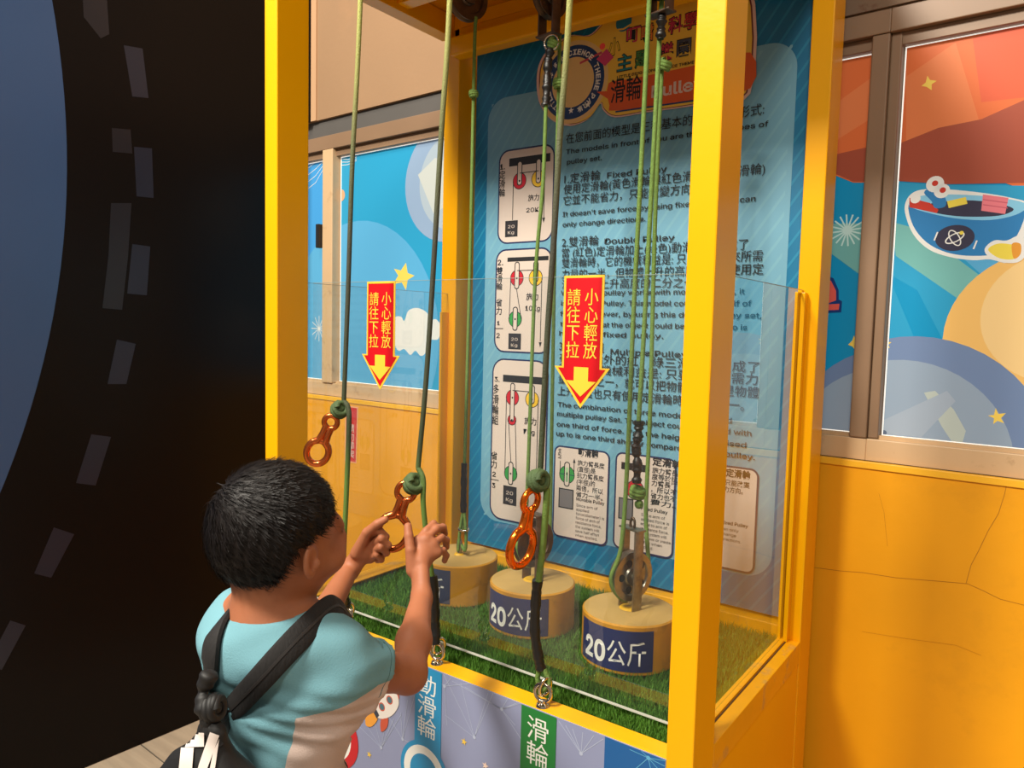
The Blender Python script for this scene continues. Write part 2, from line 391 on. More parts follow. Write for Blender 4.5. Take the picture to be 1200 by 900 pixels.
def dec(pn, name, polys, m, px=True):
    polys = [WP.P(q) if px else q for q in polys]
    polys = [clip_rect(q, *pn[1:]) for q in polys]; polys = [q for q in polys if len(q) > 2]
    if polys: WP.flat(name, polys, m, pn[0])
def wcirc(px_, py_, r, n=48): c = WP.px(px_, py_); return circ(c[0], c[1], r, n)
# left pane drawings
dec(pA, 'large_globe', [wcirc(418, 395, 0.43)], SKY2, False)
c = WP.px(374, 385)
for k in range(6):
    a = math.pi * k / 6; dec(pA, 'starburst', [stroke([(c[0] - 0.05 * math.cos(a), c[1] - 0.05 * math.sin(a)), (c[0] + 0.05 * math.cos(a), c[1] + 0.05 * math.sin(a))], 0.003)[0]], WHT, False)
for k in range(5): dec(pA, 'wave_line', [WP.P(q) for q in []] or stroke(WP.P([(360, 222 - 8 * k), (370, 214 - 8 * k), (378, 200 - 5 * k), (386, 192 - k), (396, 188 - k)]), 0.002), WHT, False)
dec(pB, 'large_globe', [wcirc(418, 395, 0.43)], SKY2, False)
dec(pB, 'globe', [wcirc(524, 212, 0.20)], GLOBE, False)
dec(pB, 'globe_facet', [wcirc(532, 212, 0.16)], wm('globe_mid', (178, 194, 206)), False)
dec(pB, 'globe_facet', [[(490, 205), (510, 185), (526, 190), (526, 240), (508, 250)]], GLOBE2)
dec(pB, 'planet', [wcirc(400, 229, 0.022)], wm('peach', (226, 170, 130)), False)
for k in range(3): dec(pB, 'wave_line', stroke(WP.P([(398, 186 + 4 * k), (408, 187 + 3 * k), (418, 184 + 2 * k)]), 0.002), WHT, False)
cl = [(462, 374), (470, 371), (474, 376), (479, 364), (490, 361), (501, 367), (503, 376), (511, 374), (517, 383), (514, 397), (506, 398), (500, 398), (499, 413), (493, 417), (487, 411), (481, 416), (474, 409), (467, 411), (462, 400)]
dec(pB, 'cloud', [smoothpoly(cl, 4)], WHT)
dec(pB, 'star', [[(476, 308), (478, 320), (486, 323), (478, 328), (476, 340), (471, 331), (461, 333), (467, 323), (462, 315), (470, 317)]], STAR)
# pane C (behind the board, right end seen): orange above, blue below
def sector(pn, name, pts, m): dec(pn, name, [pts], m)
sector(pC, 'orange_sky', [(700, 0), (1024, 0), (1024, 214), (1000, 214), (980, 206), (940, 190), (700, 120)], ORG)
sector(pC, 'orange_facet', [(940, 150), (1020, 92), (1019, 140), (940, 190)], ORG2)
sector(pC, 'brown_band', [(940, 190), (1019, 172), (1017, 213), (1000, 213), (982, 205), (940, 192)], BRN)
sector(pC, 'teal_ray', [(940, 262), (1012, 262), (1012, 325), (940, 272)], TEAL)
c = WP.px(993, 270)
for k in range(8):
    a = math.pi * k / 8 + 0.1; L = 0.036
    dec(pC, 'starburst', [stroke([(c[0] - L * math.cos(a), c[1] - L * math.sin(a)), (c[0] + L * math.cos(a), c[1] + L * math.sin(a))], 0.0035)[0]], wm('starburst', (205, 235, 228)), False)
dec(pC, 'boot_outline', [[(965, 322), (977, 326), (983, 340), (983, 351), (987, 353), (986, 366), (966, 367)]], NVY)
dec(pC, 'red_boot', [[(965, 326), (974, 329), (980, 341), (980, 352), (972, 355), (966, 353)], [(965, 357), (984, 356), (983, 363), (965, 364)]], wm('coral', (232, 96, 84)))
dec(pC, 'star', [[(1001, 393), (1003, 399), (1007, 401), (1004, 405), (1003, 411), (999, 406), (994, 404), (999, 399)]], STAR)
dec(pC, 'planet', [wcirc(1050, 530, 0.235)], GRY2, False)
dec(pC, 'planet_facet', [wcirc(1040, 540, 0.21)], GRY, False)
# pane D, the wide one on the right
sector(pD, 'orange_sky', [(1000, -60), (1500, -200), (1500, 235), (1200, 222), (1170, 212), (1110, 216), (1048, 211), (1000, 211)], ORG)
sector(pD, 'orange_facet', [(1062, 90), (1120, 50), (1150, 150), (1062, 190)], ORG2)
sector(pD, 'red_facet', [(1140, 45), (1240, 10), (1240, 110), (1150, 120)], wm('red_orange', (222, 96, 62)))
sector(pD, 'brown_band', [(1045, 172), (1100, 150), (1150, 140), (1230, 104), (1230, 214), (1110, 216), (1048, 212)], BRN)
sector(pD, 'blue_sky', [(1030, 212), (1110, 217), (1500, 220), (1500, 700), (1000, 640)], SKY)
sector(pD, 'teal_ray', [(1045, 260), (1075, 268), (1178, 345), (1140, 362), (1050, 300)], TEAL)
sector(pD, 'light_ray', [(1070, 250), (1130, 265), (1210, 320), (1205, 370), (1176, 345)], SKY2)
sector(pD, 'deep_ray', [(1040, 320), (1075, 340), (1180, 545), (1120, 540), (1090, 440)], DEEP)
sector(pD, 'mid_ray', [(1096, 440), (1140, 470), (1200, 545), (1130, 545)], wm('mid_blue', (66, 165, 215)))
dec(pD, 'planet', [wcirc(1230, 400, 0.185)], PLAN, False)
dec(pD, 'planet_facet', [wcirc(1240, 372, 0.13)], PLAN2, False)
dec(pD, 'grey_planet', [wcirc(1066, 530, 0.255)], GRY2, False)
dec(pD, 'grey_planet_facet', [wcirc(1052, 535, 0.215)], GRY, False)
dec(pD, 'grey_planet_facet', [[(1083, 460), (1096, 458), (1118, 480), (1132, 505), (1127, 522), (1118, 521), (1104, 500)]], GRY3)
dec(pD, 'grey_planet_facet', [[(1036, 492), (1110, 458), (1120, 470), (1080, 512), (1034, 508)]], wm('grey_planet_mid', (166, 180, 196)))
dec(pD, 'star', [[(1087, 89), (1090, 94), (1098, 95), (1092, 99), (1092, 106), (1086, 102), (1080, 101), (1085, 97)]], STAR)
dec(pD, 'star', [[(1167, 478), (1170, 485), (1179, 484), (1173, 490), (1177, 496), (1169, 493), (1164, 497), (1165, 490), (1158, 487), (1165, 486)]], STAR)
dec(pD, 'star', [[(1037, 398), (1040, 401), (1045, 401), (1041, 404), (1043, 408), (1037, 406)]], STAR)
dec(pD, 'dot', [wcirc(1036, 507, 0.006, 14)], wm('grey_dot', (95, 108, 130)), False)
# blue bowl drawing (its rider is left out)
bowl_o = [(1061, 250), (1062, 236), (1070, 226), (1084, 222), (1110, 222), (1150, 226), (1185, 232), (1207, 240), (1204, 262), (1196, 290), (1182, 308), (1160, 304), (1140, 305), (1112, 301), (1088, 292), (1070, 274)]
dec(pD, 'bowl_sticker_edge', [smoothpoly(bowl_o, 4)], WHT)
dec(pD, 'bowl', [smoothpoly([(1065, 240), (1080, 244), (1120, 252), (1165, 254), (1200, 246), (1192, 276), (1172, 296), (1140, 300), (1110, 296), (1086, 284), (1070, 264)], 4)], BOWL)
dec(pD, 'bowl_rim', [smoothpoly([(1065, 240), (1078, 230), (1110, 228), (1155, 230), (1195, 236), (1203, 243), (1190, 252), (1160, 258), (1120, 256), (1082, 248)], 4)], PALEB)
dec(pD, 'bowl_inside', [smoothpoly([(1082, 243), (1100, 237), (1140, 235), (1175, 240), (1188, 246), (1170, 253), (1130, 254), (1098, 250)], 4)], CHAR)
dec(pD, 'pink_bundle', [[(1152, 228), (1182, 232), (1178, 251), (1150, 247)]], PINK)
for k in range(2): dec(pD, 'bundle_line', stroke(WP.P([(1152, 234 + 6 * k), (1181, 238 + 6 * k)]), 0.0018), wm('pink_dark', (205, 92, 110)), False)
dec(pD, 'red_toy', [[(1066, 232), (1090, 238), (1100, 246), (1098, 250), (1066, 243)]], RED)
dec(pD, 'blue_toy', [smoothpoly([(1083, 226), (1090, 221), (1098, 227), (1108, 232), (1108, 242), (1096, 244), (1092, 236)], 3)], BOWL)
dec(pD, 'white_puff', [wcirc(1096, 216, 0.017, 20), wcirc(1104, 224, 0.015, 20), wcirc(1073, 233, 0.01, 16)], WHT, False)
dec(pD, 'red_dot', [wcirc(1096, 215, 0.006, 14), wcirc(1105, 223, 0.006, 14)], RED, False)
dec(pD, 'yellow_tube', [[(1110, 236), (1132, 231), (1134, 239), (1112, 244)]], YLW)
ce = WP.px(1119, 279)
dec(pD, 'emblem_disc', [circ(ce[0], ce[1], 0.036, 32, 0.027)], CHAR, False)
for a in (0.5, 2.1, 3.6):
    dec(pD, 'atom_ring', stroke([(ce[0] + 0.018 * math.cos(t) * math.cos(a) - 0.008 * math.sin(t) * math.sin(a), ce[1] + 0.018 * math.cos(t) * math.sin(a) + 0.008 * math.sin(t) * math.cos(a)) for t in [2 * math.pi * k / 24 for k in range(24)]], 0.0022, True), WHT, False)
dec(pD, 'atom_dot', [wcirc(1127, 273, 0.004, 12)], YLW, False)
dec(pD, 'tick_mark', stroke(WP.P([(1099, 272), (1095, 282)]), 0.003) + stroke(WP.P([(1145, 282), (1141, 292)]), 0.003), WHT, False)
dec(pD, 'yellow_lamp_edge', [smoothpoly([(1154, 292), (1165, 282), (1180, 282), (1196, 276), (1206, 290), (1196, 306), (1178, 308), (1160, 302)], 4)], WHT)
dec(pD, 'yellow_lamp', [smoothpoly([(1158, 293), (1168, 286), (1182, 286), (1194, 290), (1190, 303), (1172, 303)], 4)], YLW)
dec(pD, 'lamp_face', [smoothpoly([(1186, 286), (1196, 286), (1196, 298), (1188, 303)], 4)], wm('lamp_orange', (236, 160, 60)))
for pts in ([(955, 665), (985, 669), (1012, 671), (1050, 677), (1100, 681), (1134, 684), (1152, 692), (1172, 702), (1200, 709), (1240, 712)], [(1132, 684), (1138, 662), (1147, 645), (1158, 622), (1170, 602), (1177, 580), (1181, 562)], [(1030, 578), (1036, 600), (1040, 640)], [(1010, 740), (1060, 748), (1120, 756), (1150, 768)]):
    YP0 = Plane(1, 1, YW, -1); YP0.flat('hairline_crack', stroke(YP0.P(pts), 0.0011 if pts[0][0] in (955, 1132) else 0.0005), mat('crack_brown', (176, 112, 6), 0.7), wb, 0.0006)
# red strip notice on the yellow wall seen through the booth
YP = Plane(1, 1, YW, -1)
st = tag(YP.flat('wall_notice', [YP.P([(405, 475), (420, 477), (418, 543), (404, 541)])], mat('notice_edge', (240, 170, 120), 0.5), None, 0.0008), 'narrow red vertical notice with white characters stuck on the yellow wall behind the left rope', 'notice')
YP.flat('notice_field', [YP.P([(406, 476.5), (418.7, 478.5), (417, 541.5), (405.5, 539.5)])], mat('notice_red', (206, 42, 36), 0.4), st, 0.0012)
a0 = YP.px(408.5, 536)
text(YP, '請勿攀爬', a0[0], a0[1], 0.128, PAPER, st, width=0.034, vertical=True, off=0.0016)
handle = wbox('window_handle', (-2.372, YW - 0.012, 1.70), (-2.354, YW + 0.01, 1.79), mat('black_plastic', (30, 28, 28), 0.4), w1, 0.003)

# ================================================================ BOOTH
zr = H - 0.67                                 # rail top
BOOTH = thing('display_booth', 'yellow painted steel booth with open glazed front and an artificial turf floor', 'booth', (-0.94, 1.39, 0))
XA, XB, XC, XD = -1.474, -1.429, -0.448, -0.403
YA, YB, YC, YD = 1.05, 1.138, 1.648, 1.735
for a, b in (((XA, YA), (XB, YB)), ((XC, YA), (XD, YB)), ((XA + 0.01, YC), (XB + 0.02, YD)), ((XC, YC), (XD, YD))):
    box('post', (a[0], a[1], 0), (b[0], b[1], 2.32), YEL, BOOTH, 0.0025)
box('rail', (XB, YA + 0.004, zr - 0.045), (XC, YA + 0.045, zr), YEL, BOOTH, 0.0015)
for x0, x1 in ((XA, XB), (XC, XD)):
    box('rail', (x0, YB, zr - 0.05), (x1, YC, zr), YELR, BOOTH, 0.0015)
box('rail_seam', (XC + 0.018, YB, zr), (XC + 0.0205, YC, zr + 0.0012), mat('seam_dark', (84, 54, 18), 0.8), BOOTH)
box('rail_inner_strip', (XC - 0.0, YB, zr), (XC + 0.017, YC, zr + 0.004), YELR, BOOTH, 0.001)
box('rail_inner_strip', (XB - 0.005, YB, zr), (XB + 0.012, YC, zr + 0.004), YELR, BOOTH, 0.001)
box('rail', (XB, 1.672, zr - 0.05), (XC, 1.735, zr + 0.016), YELR, BOOTH, 0.002)
for x0, x1 in ((XA, XB), (XC, XD)): box('top_beam', (x0, YB, H + 0.816), (x1, YC, H + 0.875), YEL, BOOTH, 0.0015)
box('top_beam', (XB, YA, H + 0.83), (XC, YA + 0.045, H + 0.875), YEL, BOOTH, 0.0015)
box('top_beam', (-1.405, 1.60, H + 0.748), (XC + 0.001, 1.645, H + 0.80), YEL, BOOTH, 0.006)
box('top_beam', (XB, YC + 0.0, H + 0.80), (XC, 1.69, H + 0.84), YEL, BOOTH, 0.002)
box('top_beam', (XB + 0.02, YC + 0.0, H + 0.84), (XC, 1.69, H + 0.875), YEL, BOOTH)
box('roof_panel', (XA, YA, H + 0.876), (XD, YD, H + 0.886), mat('shaded_roof_yellow', (214, 140, 4), 0.6, spec=0.2), BOOTH)  # same yellow paint, darkened in colour for the shaded underside
for y in (1.22, 1.42): box('roof_beam', (XB, y, H + 0.83), (XC, y + 0.04, H + 0.875), YEL, BOOTH, 0.0015)
box('side_panel', (XD - 0.012, YB, 0.0), (XD - 0.002, YC, zr - 0.05), YEL, BOOTH)
box('side_panel', (XA + 0.002, YB, 0.0), (XA + 0.012, YC, zr - 0.05), YEL, BOOTH)
box('turf_base', (XB - 0.02, YA + 0.045, zr - 0.06), (XC + 0.01, 1.672, zr - 0.03), mat('turf_backing', (62, 88, 30), 0.95, var=0.3, scale=90), BOOTH)
fp = box('front_panel', (XB, YA + 0.001, 0.03), (XC, YA + 0.0035, zr - 0.001), mat('poster_lavender', (142, 148, 180), 0.42, var=0.05, scale=3), BOOTH)
# glass channels on the back posts
box('glass_channel', (XC + 0.001, YC - 0.022, zr), (XC + 0.007, YC, H + 0.09), YEL, BOOTH, 0.001)
box('glass_channel', (XC + 0.013, YC - 0.022, zr), (XC + 0.022, YC, H + 0.088), YEL, BOOTH, 0.001)
box('glass_channel', (XB - 0.012, YC - 0.03, zr), (XB - 0.004, YC, H + 0.04), YEL, BOOTH, 0.001)
# turf blades
def turf():
    r = np.random.default_rng(3); N = 78000
    x = r.uniform(XB - 0.0, XC + 0.0, N); y = r.uniform(YA + 0.047, 1.670, N); z0 = zr - 0.03
    for k in range(2): pass
    h = r.uniform(0.018, 0.033, N); a = r.uniform(0, 2 * np.pi, N); w = r.uniform(0.0007, 0.0013, N)
    la = r.uniform(0, 2 * np.pi, N); ln = r.uniform(0.001, 0.014, N)
    dx, dy = np.cos(a) * w, np.sin(a) * w; lx, ly = np.cos(la) * ln, np.sin(la) * ln
    v = np.zeros((N, 5, 3), np.float32)
    v[:, 0] = np.stack([x - dx, y - dy, np.full(N, z0)], 1); v[:, 1] = np.stack([x + dx, y + dy, np.full(N, z0)], 1)
    v[:, 2] = np.stack([x + dx * .8 + lx * .35, y + dy * .8 + ly * .35, z0 + h * .6], 1); v[:, 3] = np.stack([x - dx * .8 + lx * .35, y - dy * .8 + ly * .35, z0 + h * .6], 1)
    v[:, 4] = np.stack([x + lx, y + ly, z0 + h], 1)
    v[:, :, 0] = np.clip(v[:, :, 0], XB + 0.003, XC - 0.002); v[:, :, 1] = np.clip(v[:, :, 1], YA + 0.046, 1.671)
    b = np.arange(N) * 5
    quad = np.stack([b, b + 1, b + 2, b + 3], 1); tri = np.stack([b + 3, b + 2, b + 4], 1)
    me = bpy.data.meshes.new('turf_blades'); me.vertices.add(N * 5); me.vertices.foreach_set('co', v.ravel())
    loops = np.concatenate([quad.ravel(), tri.ravel()]); me.loops.add(len(loops)); me.loops.foreach_set('vertex_index', loops.astype(np.int32))
    me.polygons.add(2 * N); st_ = np.concatenate([np.arange(N) * 4, 4 * N + np.arange(N) * 3]); me.polygons.foreach_set('loop_start', st_.astype(np.int32))
    try: me.polygons.foreach_set('loop_total', np.concatenate([np.full(N, 4), np.full(N, 3)]).astype(np.int32))
    except Exception: pass
    me.update(calc_edges=True); me.validate()
    m = mat('turf_green', (84, 130, 42), 0.6, var=0.5, scale=170, spec=0.3)
    o = link('turf_blades', me, BOOTH, m); o['kind'] = 'stuff'
turf()

# ---- poster on the front panel
FP = Plane(0, 1, YA + 0.001, -1)
fx0, fx1, fz0, fz1 = XB + 0.001, XC - 0.001, 0.035, zr - 0.0012
def fdec(name, polys, m, px=True):
    polys = [FP.P(q) if px else q for q in polys]; polys = [clip_rect(q, fx0, fz0, fx1, fz1) for q in polys]
    polys = [q for q in polys if len(q) > 2]
    if polys: FP.flat(name, polys, m, fp)
ub = FP.px(709, 865)[0]
fdec('dark_blue_field', [[(ub, fz0), (fx1, fz0), (fx1, fz1), (ub, fz1)]], mat('poster_blue', (32, 92, 152), 0.42), False)
NET = mat('poster_net', (176, 184, 206), 0.45); NETB = mat('poster_net_blue', (96, 168, 205), 0.45)
def net(node, ends, m, w=0.0011):
    c = FP.px(*node); sp = []
    for e in ends: sp += stroke([c, FP.px(*e)], w)
    fdec('network_line', sp, m, False); fdec('network_node', [circ(c[0], c[1], 0.0036, 14)], m, False)
net((681, 883), [(655, 845), (663, 850), (671, 854), (683, 858), (696, 862), (707, 866)], NET)
net((556, 864), [(520, 790), (540, 800), (572, 812), (600, 760), (522, 838)], NET)
net((588, 831), [(545, 805), (530, 798), (600, 810), (604, 850), (620, 880), (628, 818), (610, 822)], NET)
net((521, 804), [(505, 790), (560, 800), (540, 780), (524, 850)], NET)
net((447, 876), [(430, 850), (440, 848), (452, 848), (462, 842), (470, 838), (420, 850)], NET)
net((472, 866), [(478, 820), (486, 815), (470, 835), (456, 840), (500, 880)], NET)
net((760, 888), [(738, 878), (748, 876), (740, 905), (775, 905), (784, 900), (790, 893), (765, 912)], NETB)
net((700, 930), [(660, 900), (640, 930), (720, 960), (690, 980)], NET)
net((548, 950), [(530, 900), (580, 920), (520, 980), (600, 960)], NET)
def star2(pl, px_, py_, r, m, f): 
    c = pl.px(px_, py_); f('star', [star(c[0], c[1], r, 82)], m, False)
PST = mat('poster_star', (236, 196, 78), 0.45)
star2(FP, 433, 884, 0.0075, PST, fdec); star2(FP, 544, 869, 0.0075, PST, fdec); star2(FP, 569, 897, 0.008, mat('poster_star_pale', (236, 206, 190), 0.45), fdec)
# blue tag with a round badge
TB = mat('tag_blue', (30, 140, 190), 0.4); TG = mat('tag_green', (30, 120, 52), 0.4); TW = mat('tag_white', (238, 236, 228), 0.4)
u0 = FP.px(487, 800)[0]; u1 = FP.px(518, 800)[0]
fdec('blue_tag', [[(u0, 0.55), (u1, 0.55), (u1, fz1), (u0, fz1)]], TB, False)
cb = FP.px(497, 905); fdec('blue_badge', [circ(cb[0], cb[1], 0.064, 40)], TB, False)
fdec('badge_ring', stroke(circ(cb[0], cb[1], 0.046, 36), 0.017, True), TW, False)
fdec('badge_mark', [[(cb[0] - 0.022, cb[1] - 0.02), (cb[0] + 0.022, cb[1] - 0.02), (cb[0] + 0.006, cb[1] + 0.028), (cb[0] - 0.012, cb[1] + 0.028)]], TB, False)
text(FP, '動滑輪', u0 + 0.008, FP.px(505, 866)[1], FP.px(505, 792)[1] - FP.px(505, 866)[1], TW, fp, width=(u1 - u0) * 0.70, vertical=True)
u0 = FP.px(611, 850)[0]; u1 = FP.px(652, 860)[0]
fdec('green_tag', [[(u0, 0.40), (u1, 0.40), (u1, fz1), (u0, fz1)]], TG, False)
hh = FP.px(635, 843)[1] - FP.px(635, 900)[1]
text(FP, '滑輪', u0 + (u1 - u0) * 0.18, FP.px(635, 900)[1], hh, TW, fp, width=(u1 - u0) * 0.62, vertical=True)
# red ringed badge, left
cr_ = FP.px(394, 862); fdec('red_badge', [circ(cr_[0], cr_[1], 0.072, 40)], mat('badge_red', (196, 22, 36), 0.4), False)
fdec('badge_field', [circ(cr_[0] - 0.006, cr_[1], 0.055, 36)], TW, False)
fdec('badge_stroke', [[(398, 845), (402, 843), (409, 874), (403, 878), (398, 868)]], mat('badge_red2', (206, 24, 38), 0.4))
# rocket drawing
RW = mat('rocket_white', (232, 222, 214), 0.4); RR = mat('rocket_red', (200, 84, 58), 0.4)
fdec('rocket_fin', [smoothpoly([(426, 812), (440, 816), (440, 826), (432, 822)], 3)], RR)
fdec('rocket_fin', [smoothpoly([(447, 842), (455, 840), (454, 852), (447, 857)], 3)], RR)
fdec('rocket_nose', [smoothpoly([(458, 812), (468, 814), (466, 822)], 3)], RR)
fdec('rocket_body', [smoothpoly([(440, 813), (462, 810), (468, 824), (460, 838), (446, 842), (440, 834)], 4)], RW)
fdec('rocket_flame', [smoothpoly([(430, 836), (438, 834), (443, 842), (436, 851), (429, 849)], 4)], mat('rocket_flame', (236, 158, 58), 0.4))
fdec('rocket_band', [[(437, 832), (441, 830), (445, 838), (442, 842)]], mat('rocket_band', (50, 58, 72), 0.4))
for q in ((448, 828), (457, 820)):
    c = FP.px(*q); fdec('porthole_rim', [circ(c[0], c[1], 0.0092, 20)], RR, False); fdec('porthole', [circ(c[0], c[1], 0.0068, 18)], mat('porthole_glass', (74, 110, 122), 0.3), False)
FP.layer = min(FP.layer, 30)
# ================================================================ INFORMATION BOARD
BP = Plane(0, 1, 1.698, -1)
bx0, bx1, bz0, bz1 = -1.385, XC - 0.002, H - 0.645, H + 0.80
board = tag(box('information_board', (bx0, 1.698, bz0), (bx1, 1.704, bz1), mat('board_teal', (6, 112, 156), 0.42, var=0.08, scale=2), None), 'tall blue printed board explaining pulleys, upright at the back of the yellow booth', 'board')
def bdec(name, polys, m, px=True):
    polys = [BP.P(q) if px else q for q in polys]; polys = [clip_rect(q, bx0, bz0, bx1, bz1) for q in polys]
    polys = [q for q in polys if len(q) > 2]
    if polys: return BP.flat(name, polys, m, board)
# diagonal pin stripes over the whole board
STRIPE = mat('board_stripe', (30, 130, 170), 0.42)
sp = []
for k in range(-8, 62):
    u = bx0 - 0.9 + k * 0.033; sp.append([(u, bz0), (u + 0.007, bz0), (u + 0.007 + 1.05, bz0 + 1.45), (u + 1.05, bz0 + 1.45)])
bdec('diagonal_stripe', sp, STRIPE, False)
g0 = BP.px(581, 122); 
gu0, gu1 = -1.340, -0.487; gz1 = H + 0.642; gz0 = H - 0.565
bdec('grey_blue_field', [rrect(gu0, gz0, gu1, gz1, 0.062, 10)], mat('board_field', (112, 166, 190), 0.42, var=0.05, scale=1.5), False)
sp = []
for k in range(0, 62):
    u = bx0 - 0.9 + k * 0.033
    q = clip_rect([(u, bz0), (u + 0.008, bz0), (u + 0.008 + 1.05, bz0 + 1.45), (u + 1.05, bz0 + 1.45)], gu0 + 0.012, gz0 + 0.012, gu1 - 0.012, gz1 - 0.012)
    if len(q) > 2: sp.append(q)
bdec('pale_stripe', sp, mat('board_field_stripe', (120, 173, 192), 0.42), False)

def card(u0, z0, u1, z1, r=0.03):
    bdec('card_outline', [rrect(u0 - 0.0045, z0 - 0.0045, u1 + 0.0045, z1 + 0.0045, r + 0.004, 6)], NAVY, False)
    bdec('card', [rrect(u0, z0, u1, z1, r, 6)], PAPER, False)
RW_ = mat('wheel_red', (198, 30, 46), 0.45); YW_ = mat('wheel_yellow', (236, 190, 50), 0.45); GW_ = mat('wheel_green', (52, 150, 70), 0.45)
DB = mat('weight_dark', (46, 44, 48), 0.45)
def wheel(u, z, r, m):
    bdec('wheel_outline', [circ(u, z, r + 0.0022, 30)], INK, False); bdec('wheel', [circ(u, z, r, 30)], m, False)
def link_(u, za, zb, w):                      # white rounded strap with a dark edge
    lo, hi = min(za, zb), max(za, zb)
    bdec('strap_outline', [rrect(u - w - 0.0028, lo - w - 0.0028, u + w + 0.0028, hi + w + 0.0028, w + 0.002)], INK, False)
    bdec('strap', [rrect(u - w, lo - w, u + w, hi + w, w * 0.99)], PAPER, False)
def ln(pts, w=0.0022, m=None): bdec('line', stroke(pts, w), m or INK, False)
c0, c1 = BP.px(585, 250)[0], BP.px(647, 250)[0]
def zpx(x, y): return BP.px(x, y)[1]
# three cards down the left side
z_a, z_b = zpx(612, 175), zpx(612, 283); card(c0, z_b, c1, z_a)
uR, uY = BP.px(609, 210)[0], BP.px(631, 210)[0]
def bar(x0, y0, x1, y1): a = BP.px(x0, y0); b = BP.px(x1, y1); bdec('bar', [[(a[0], b[1]), (b[0], b[1]), (b[0], a[1]), (a[0], a[1])]], INK, False); return a, b
bar(597, 186, 645, 189)
zt_ = zpx(609, 190)
zw = zpx(609, 212); wheel(uR, zw, 0.021, RW_); wheel(uY, zw, 0.021, YW_)
link_(uR, zt_ - 0.006, zw - 0.004, 0.006); link_(uY, zt_ - 0.006, zw - 0.004, 0.006)
for u in (uR, uY): bdec('axle', [circ(u, zw, 0.003, 10)], INK, False)
ln([(uR, zw + 0.021), (uY, zw + 0.021)]); ln([(uR - 0.021, zw), (uR - 0.021, zpx(600, 258))]); ln([(uY + 0.021, zw), (uY + 0.021, zpx(638, 257))])
def weight_box(x0, y0, x1, y1, t=True):
    a = BP.px(x0, y1); b = BP.px(x1, y0); bdec('weight_outline', [[(a[0], a[1]), (b[0], a[1]), (b[0], b[1]), (a[0], b[1])]], INK, False)
    bdec('weight', [[(a[0] + .003, a[1] + .003), (b[0] - .003, a[1] + .003), (b[0] - .003, b[1] - .003), (a[0] + .003, b[1] - .003)]], DB if t else mat('weight_grey', (120, 116, 118), 0.45), False)
    if t:
        h = b[1] - a[1]; w = b[0] - a[0]
        text(BP, '20', a[0] + w * .22, a[1] + h * .54, h * .27, PAPER, board, width=w * .52); text(BP, 'Kg', a[0] + w * .22, a[1] + h * .17, h * .27, PAPER, board, width=w * .5)
def arrow(u, z, up=False, s=0.008):
    d = -1 if not up else 1
    bdec('arrow_head', [[(u - s * .6, z), (u + s * .6, z), (u, z + d * s * 1.8)]], INK, False)
weight_box(592, 258, 607, 278); arrow(uY + 0.021, zpx(638, 255))
def vtext(s, x, ytop, ybot, wpx=7, m=None):
    a = BP.px(x - wpx / 2, ybot); b = BP.px(x + wpx / 2, ybot); t = BP.px(x, ytop)
    text(BP, s, a[0], a[1], t[1] - a[1], m or INK, board, width=b[0] - a[0], vertical=True, bold=0.012)
def ht(s, x0, y0, x1, y1, h, m=None, bold=0.012): textpx(BP, s, x0, y0, x1, y1, h, m or INK, board, bold=bold)
ht('1.', 586.5, 199, 592, 198, 9); vtext('定滑輪', 588.5, 200, 231)
ht('施力', 619, 236, 632, 235, 7); ht('20Kg', 617, 249, 636, 247, 7)
# card 2
z_a, z_b = zpx(611, 293), zpx(611, 412); card(c0 - 0.003, z_b, c1, z_a)
bar(595, 302, 643, 305); uR2, uY2 = BP.px(606, 325)[0], BP.px(628, 325)[0]
zt_ = zpx(606, 308); zw = zpx(606, 326); wheel(uR2, zw, 0.021, RW_); wheel(uY2, zw, 0.021, YW_)
link_(uR2, zt_ - 0.006, zw - 0.022, 0.006); link_(uY2, zt_ - 0.006, zw - 0.004, 0.006)
for u in (uR2, uY2): bdec('axle', [circ(u, zw, 0.003, 10)], INK, False)
zg = zpx(604, 374); ug = BP.px(604, 374)[0]; wheel(ug, zg, 0.021, GW_)
ln([(uR2 - 0.021, zw), (ug - 0.021, zg)]); ln([(uR2, zw - 0.03), (ug + 0.021, zg)]); ln([(uR2, zw + 0.021), (uY2, zw + 0.021)]); ln([(uY2 + 0.021, zw), (uY2 + 0.021, zpx(634, 400))]); arrow(uY2 + 0.021, zpx(634, 401))
link_(ug, zg + 0.026, zg - 0.024, 0.006); bdec('axle', [circ(ug, zg, 0.003, 10)], INK, False)
weight_box(596, 391, 611, 409)
ht('2.', 583.5, 311, 590, 310, 9); vtext('雙滑輪', 585.5, 313, 340); vtext('省力', 585, 350, 369); ht('1', 583, 381, 586, 381, 7); ln([BP.px(579.5, 385), BP.px(590, 385)]); ht('2', 582, 396, 586, 396, 8)
ht('施力', 617, 352, 631, 352, 8); ht('10Kg', 616, 364, 633, 365, 8)
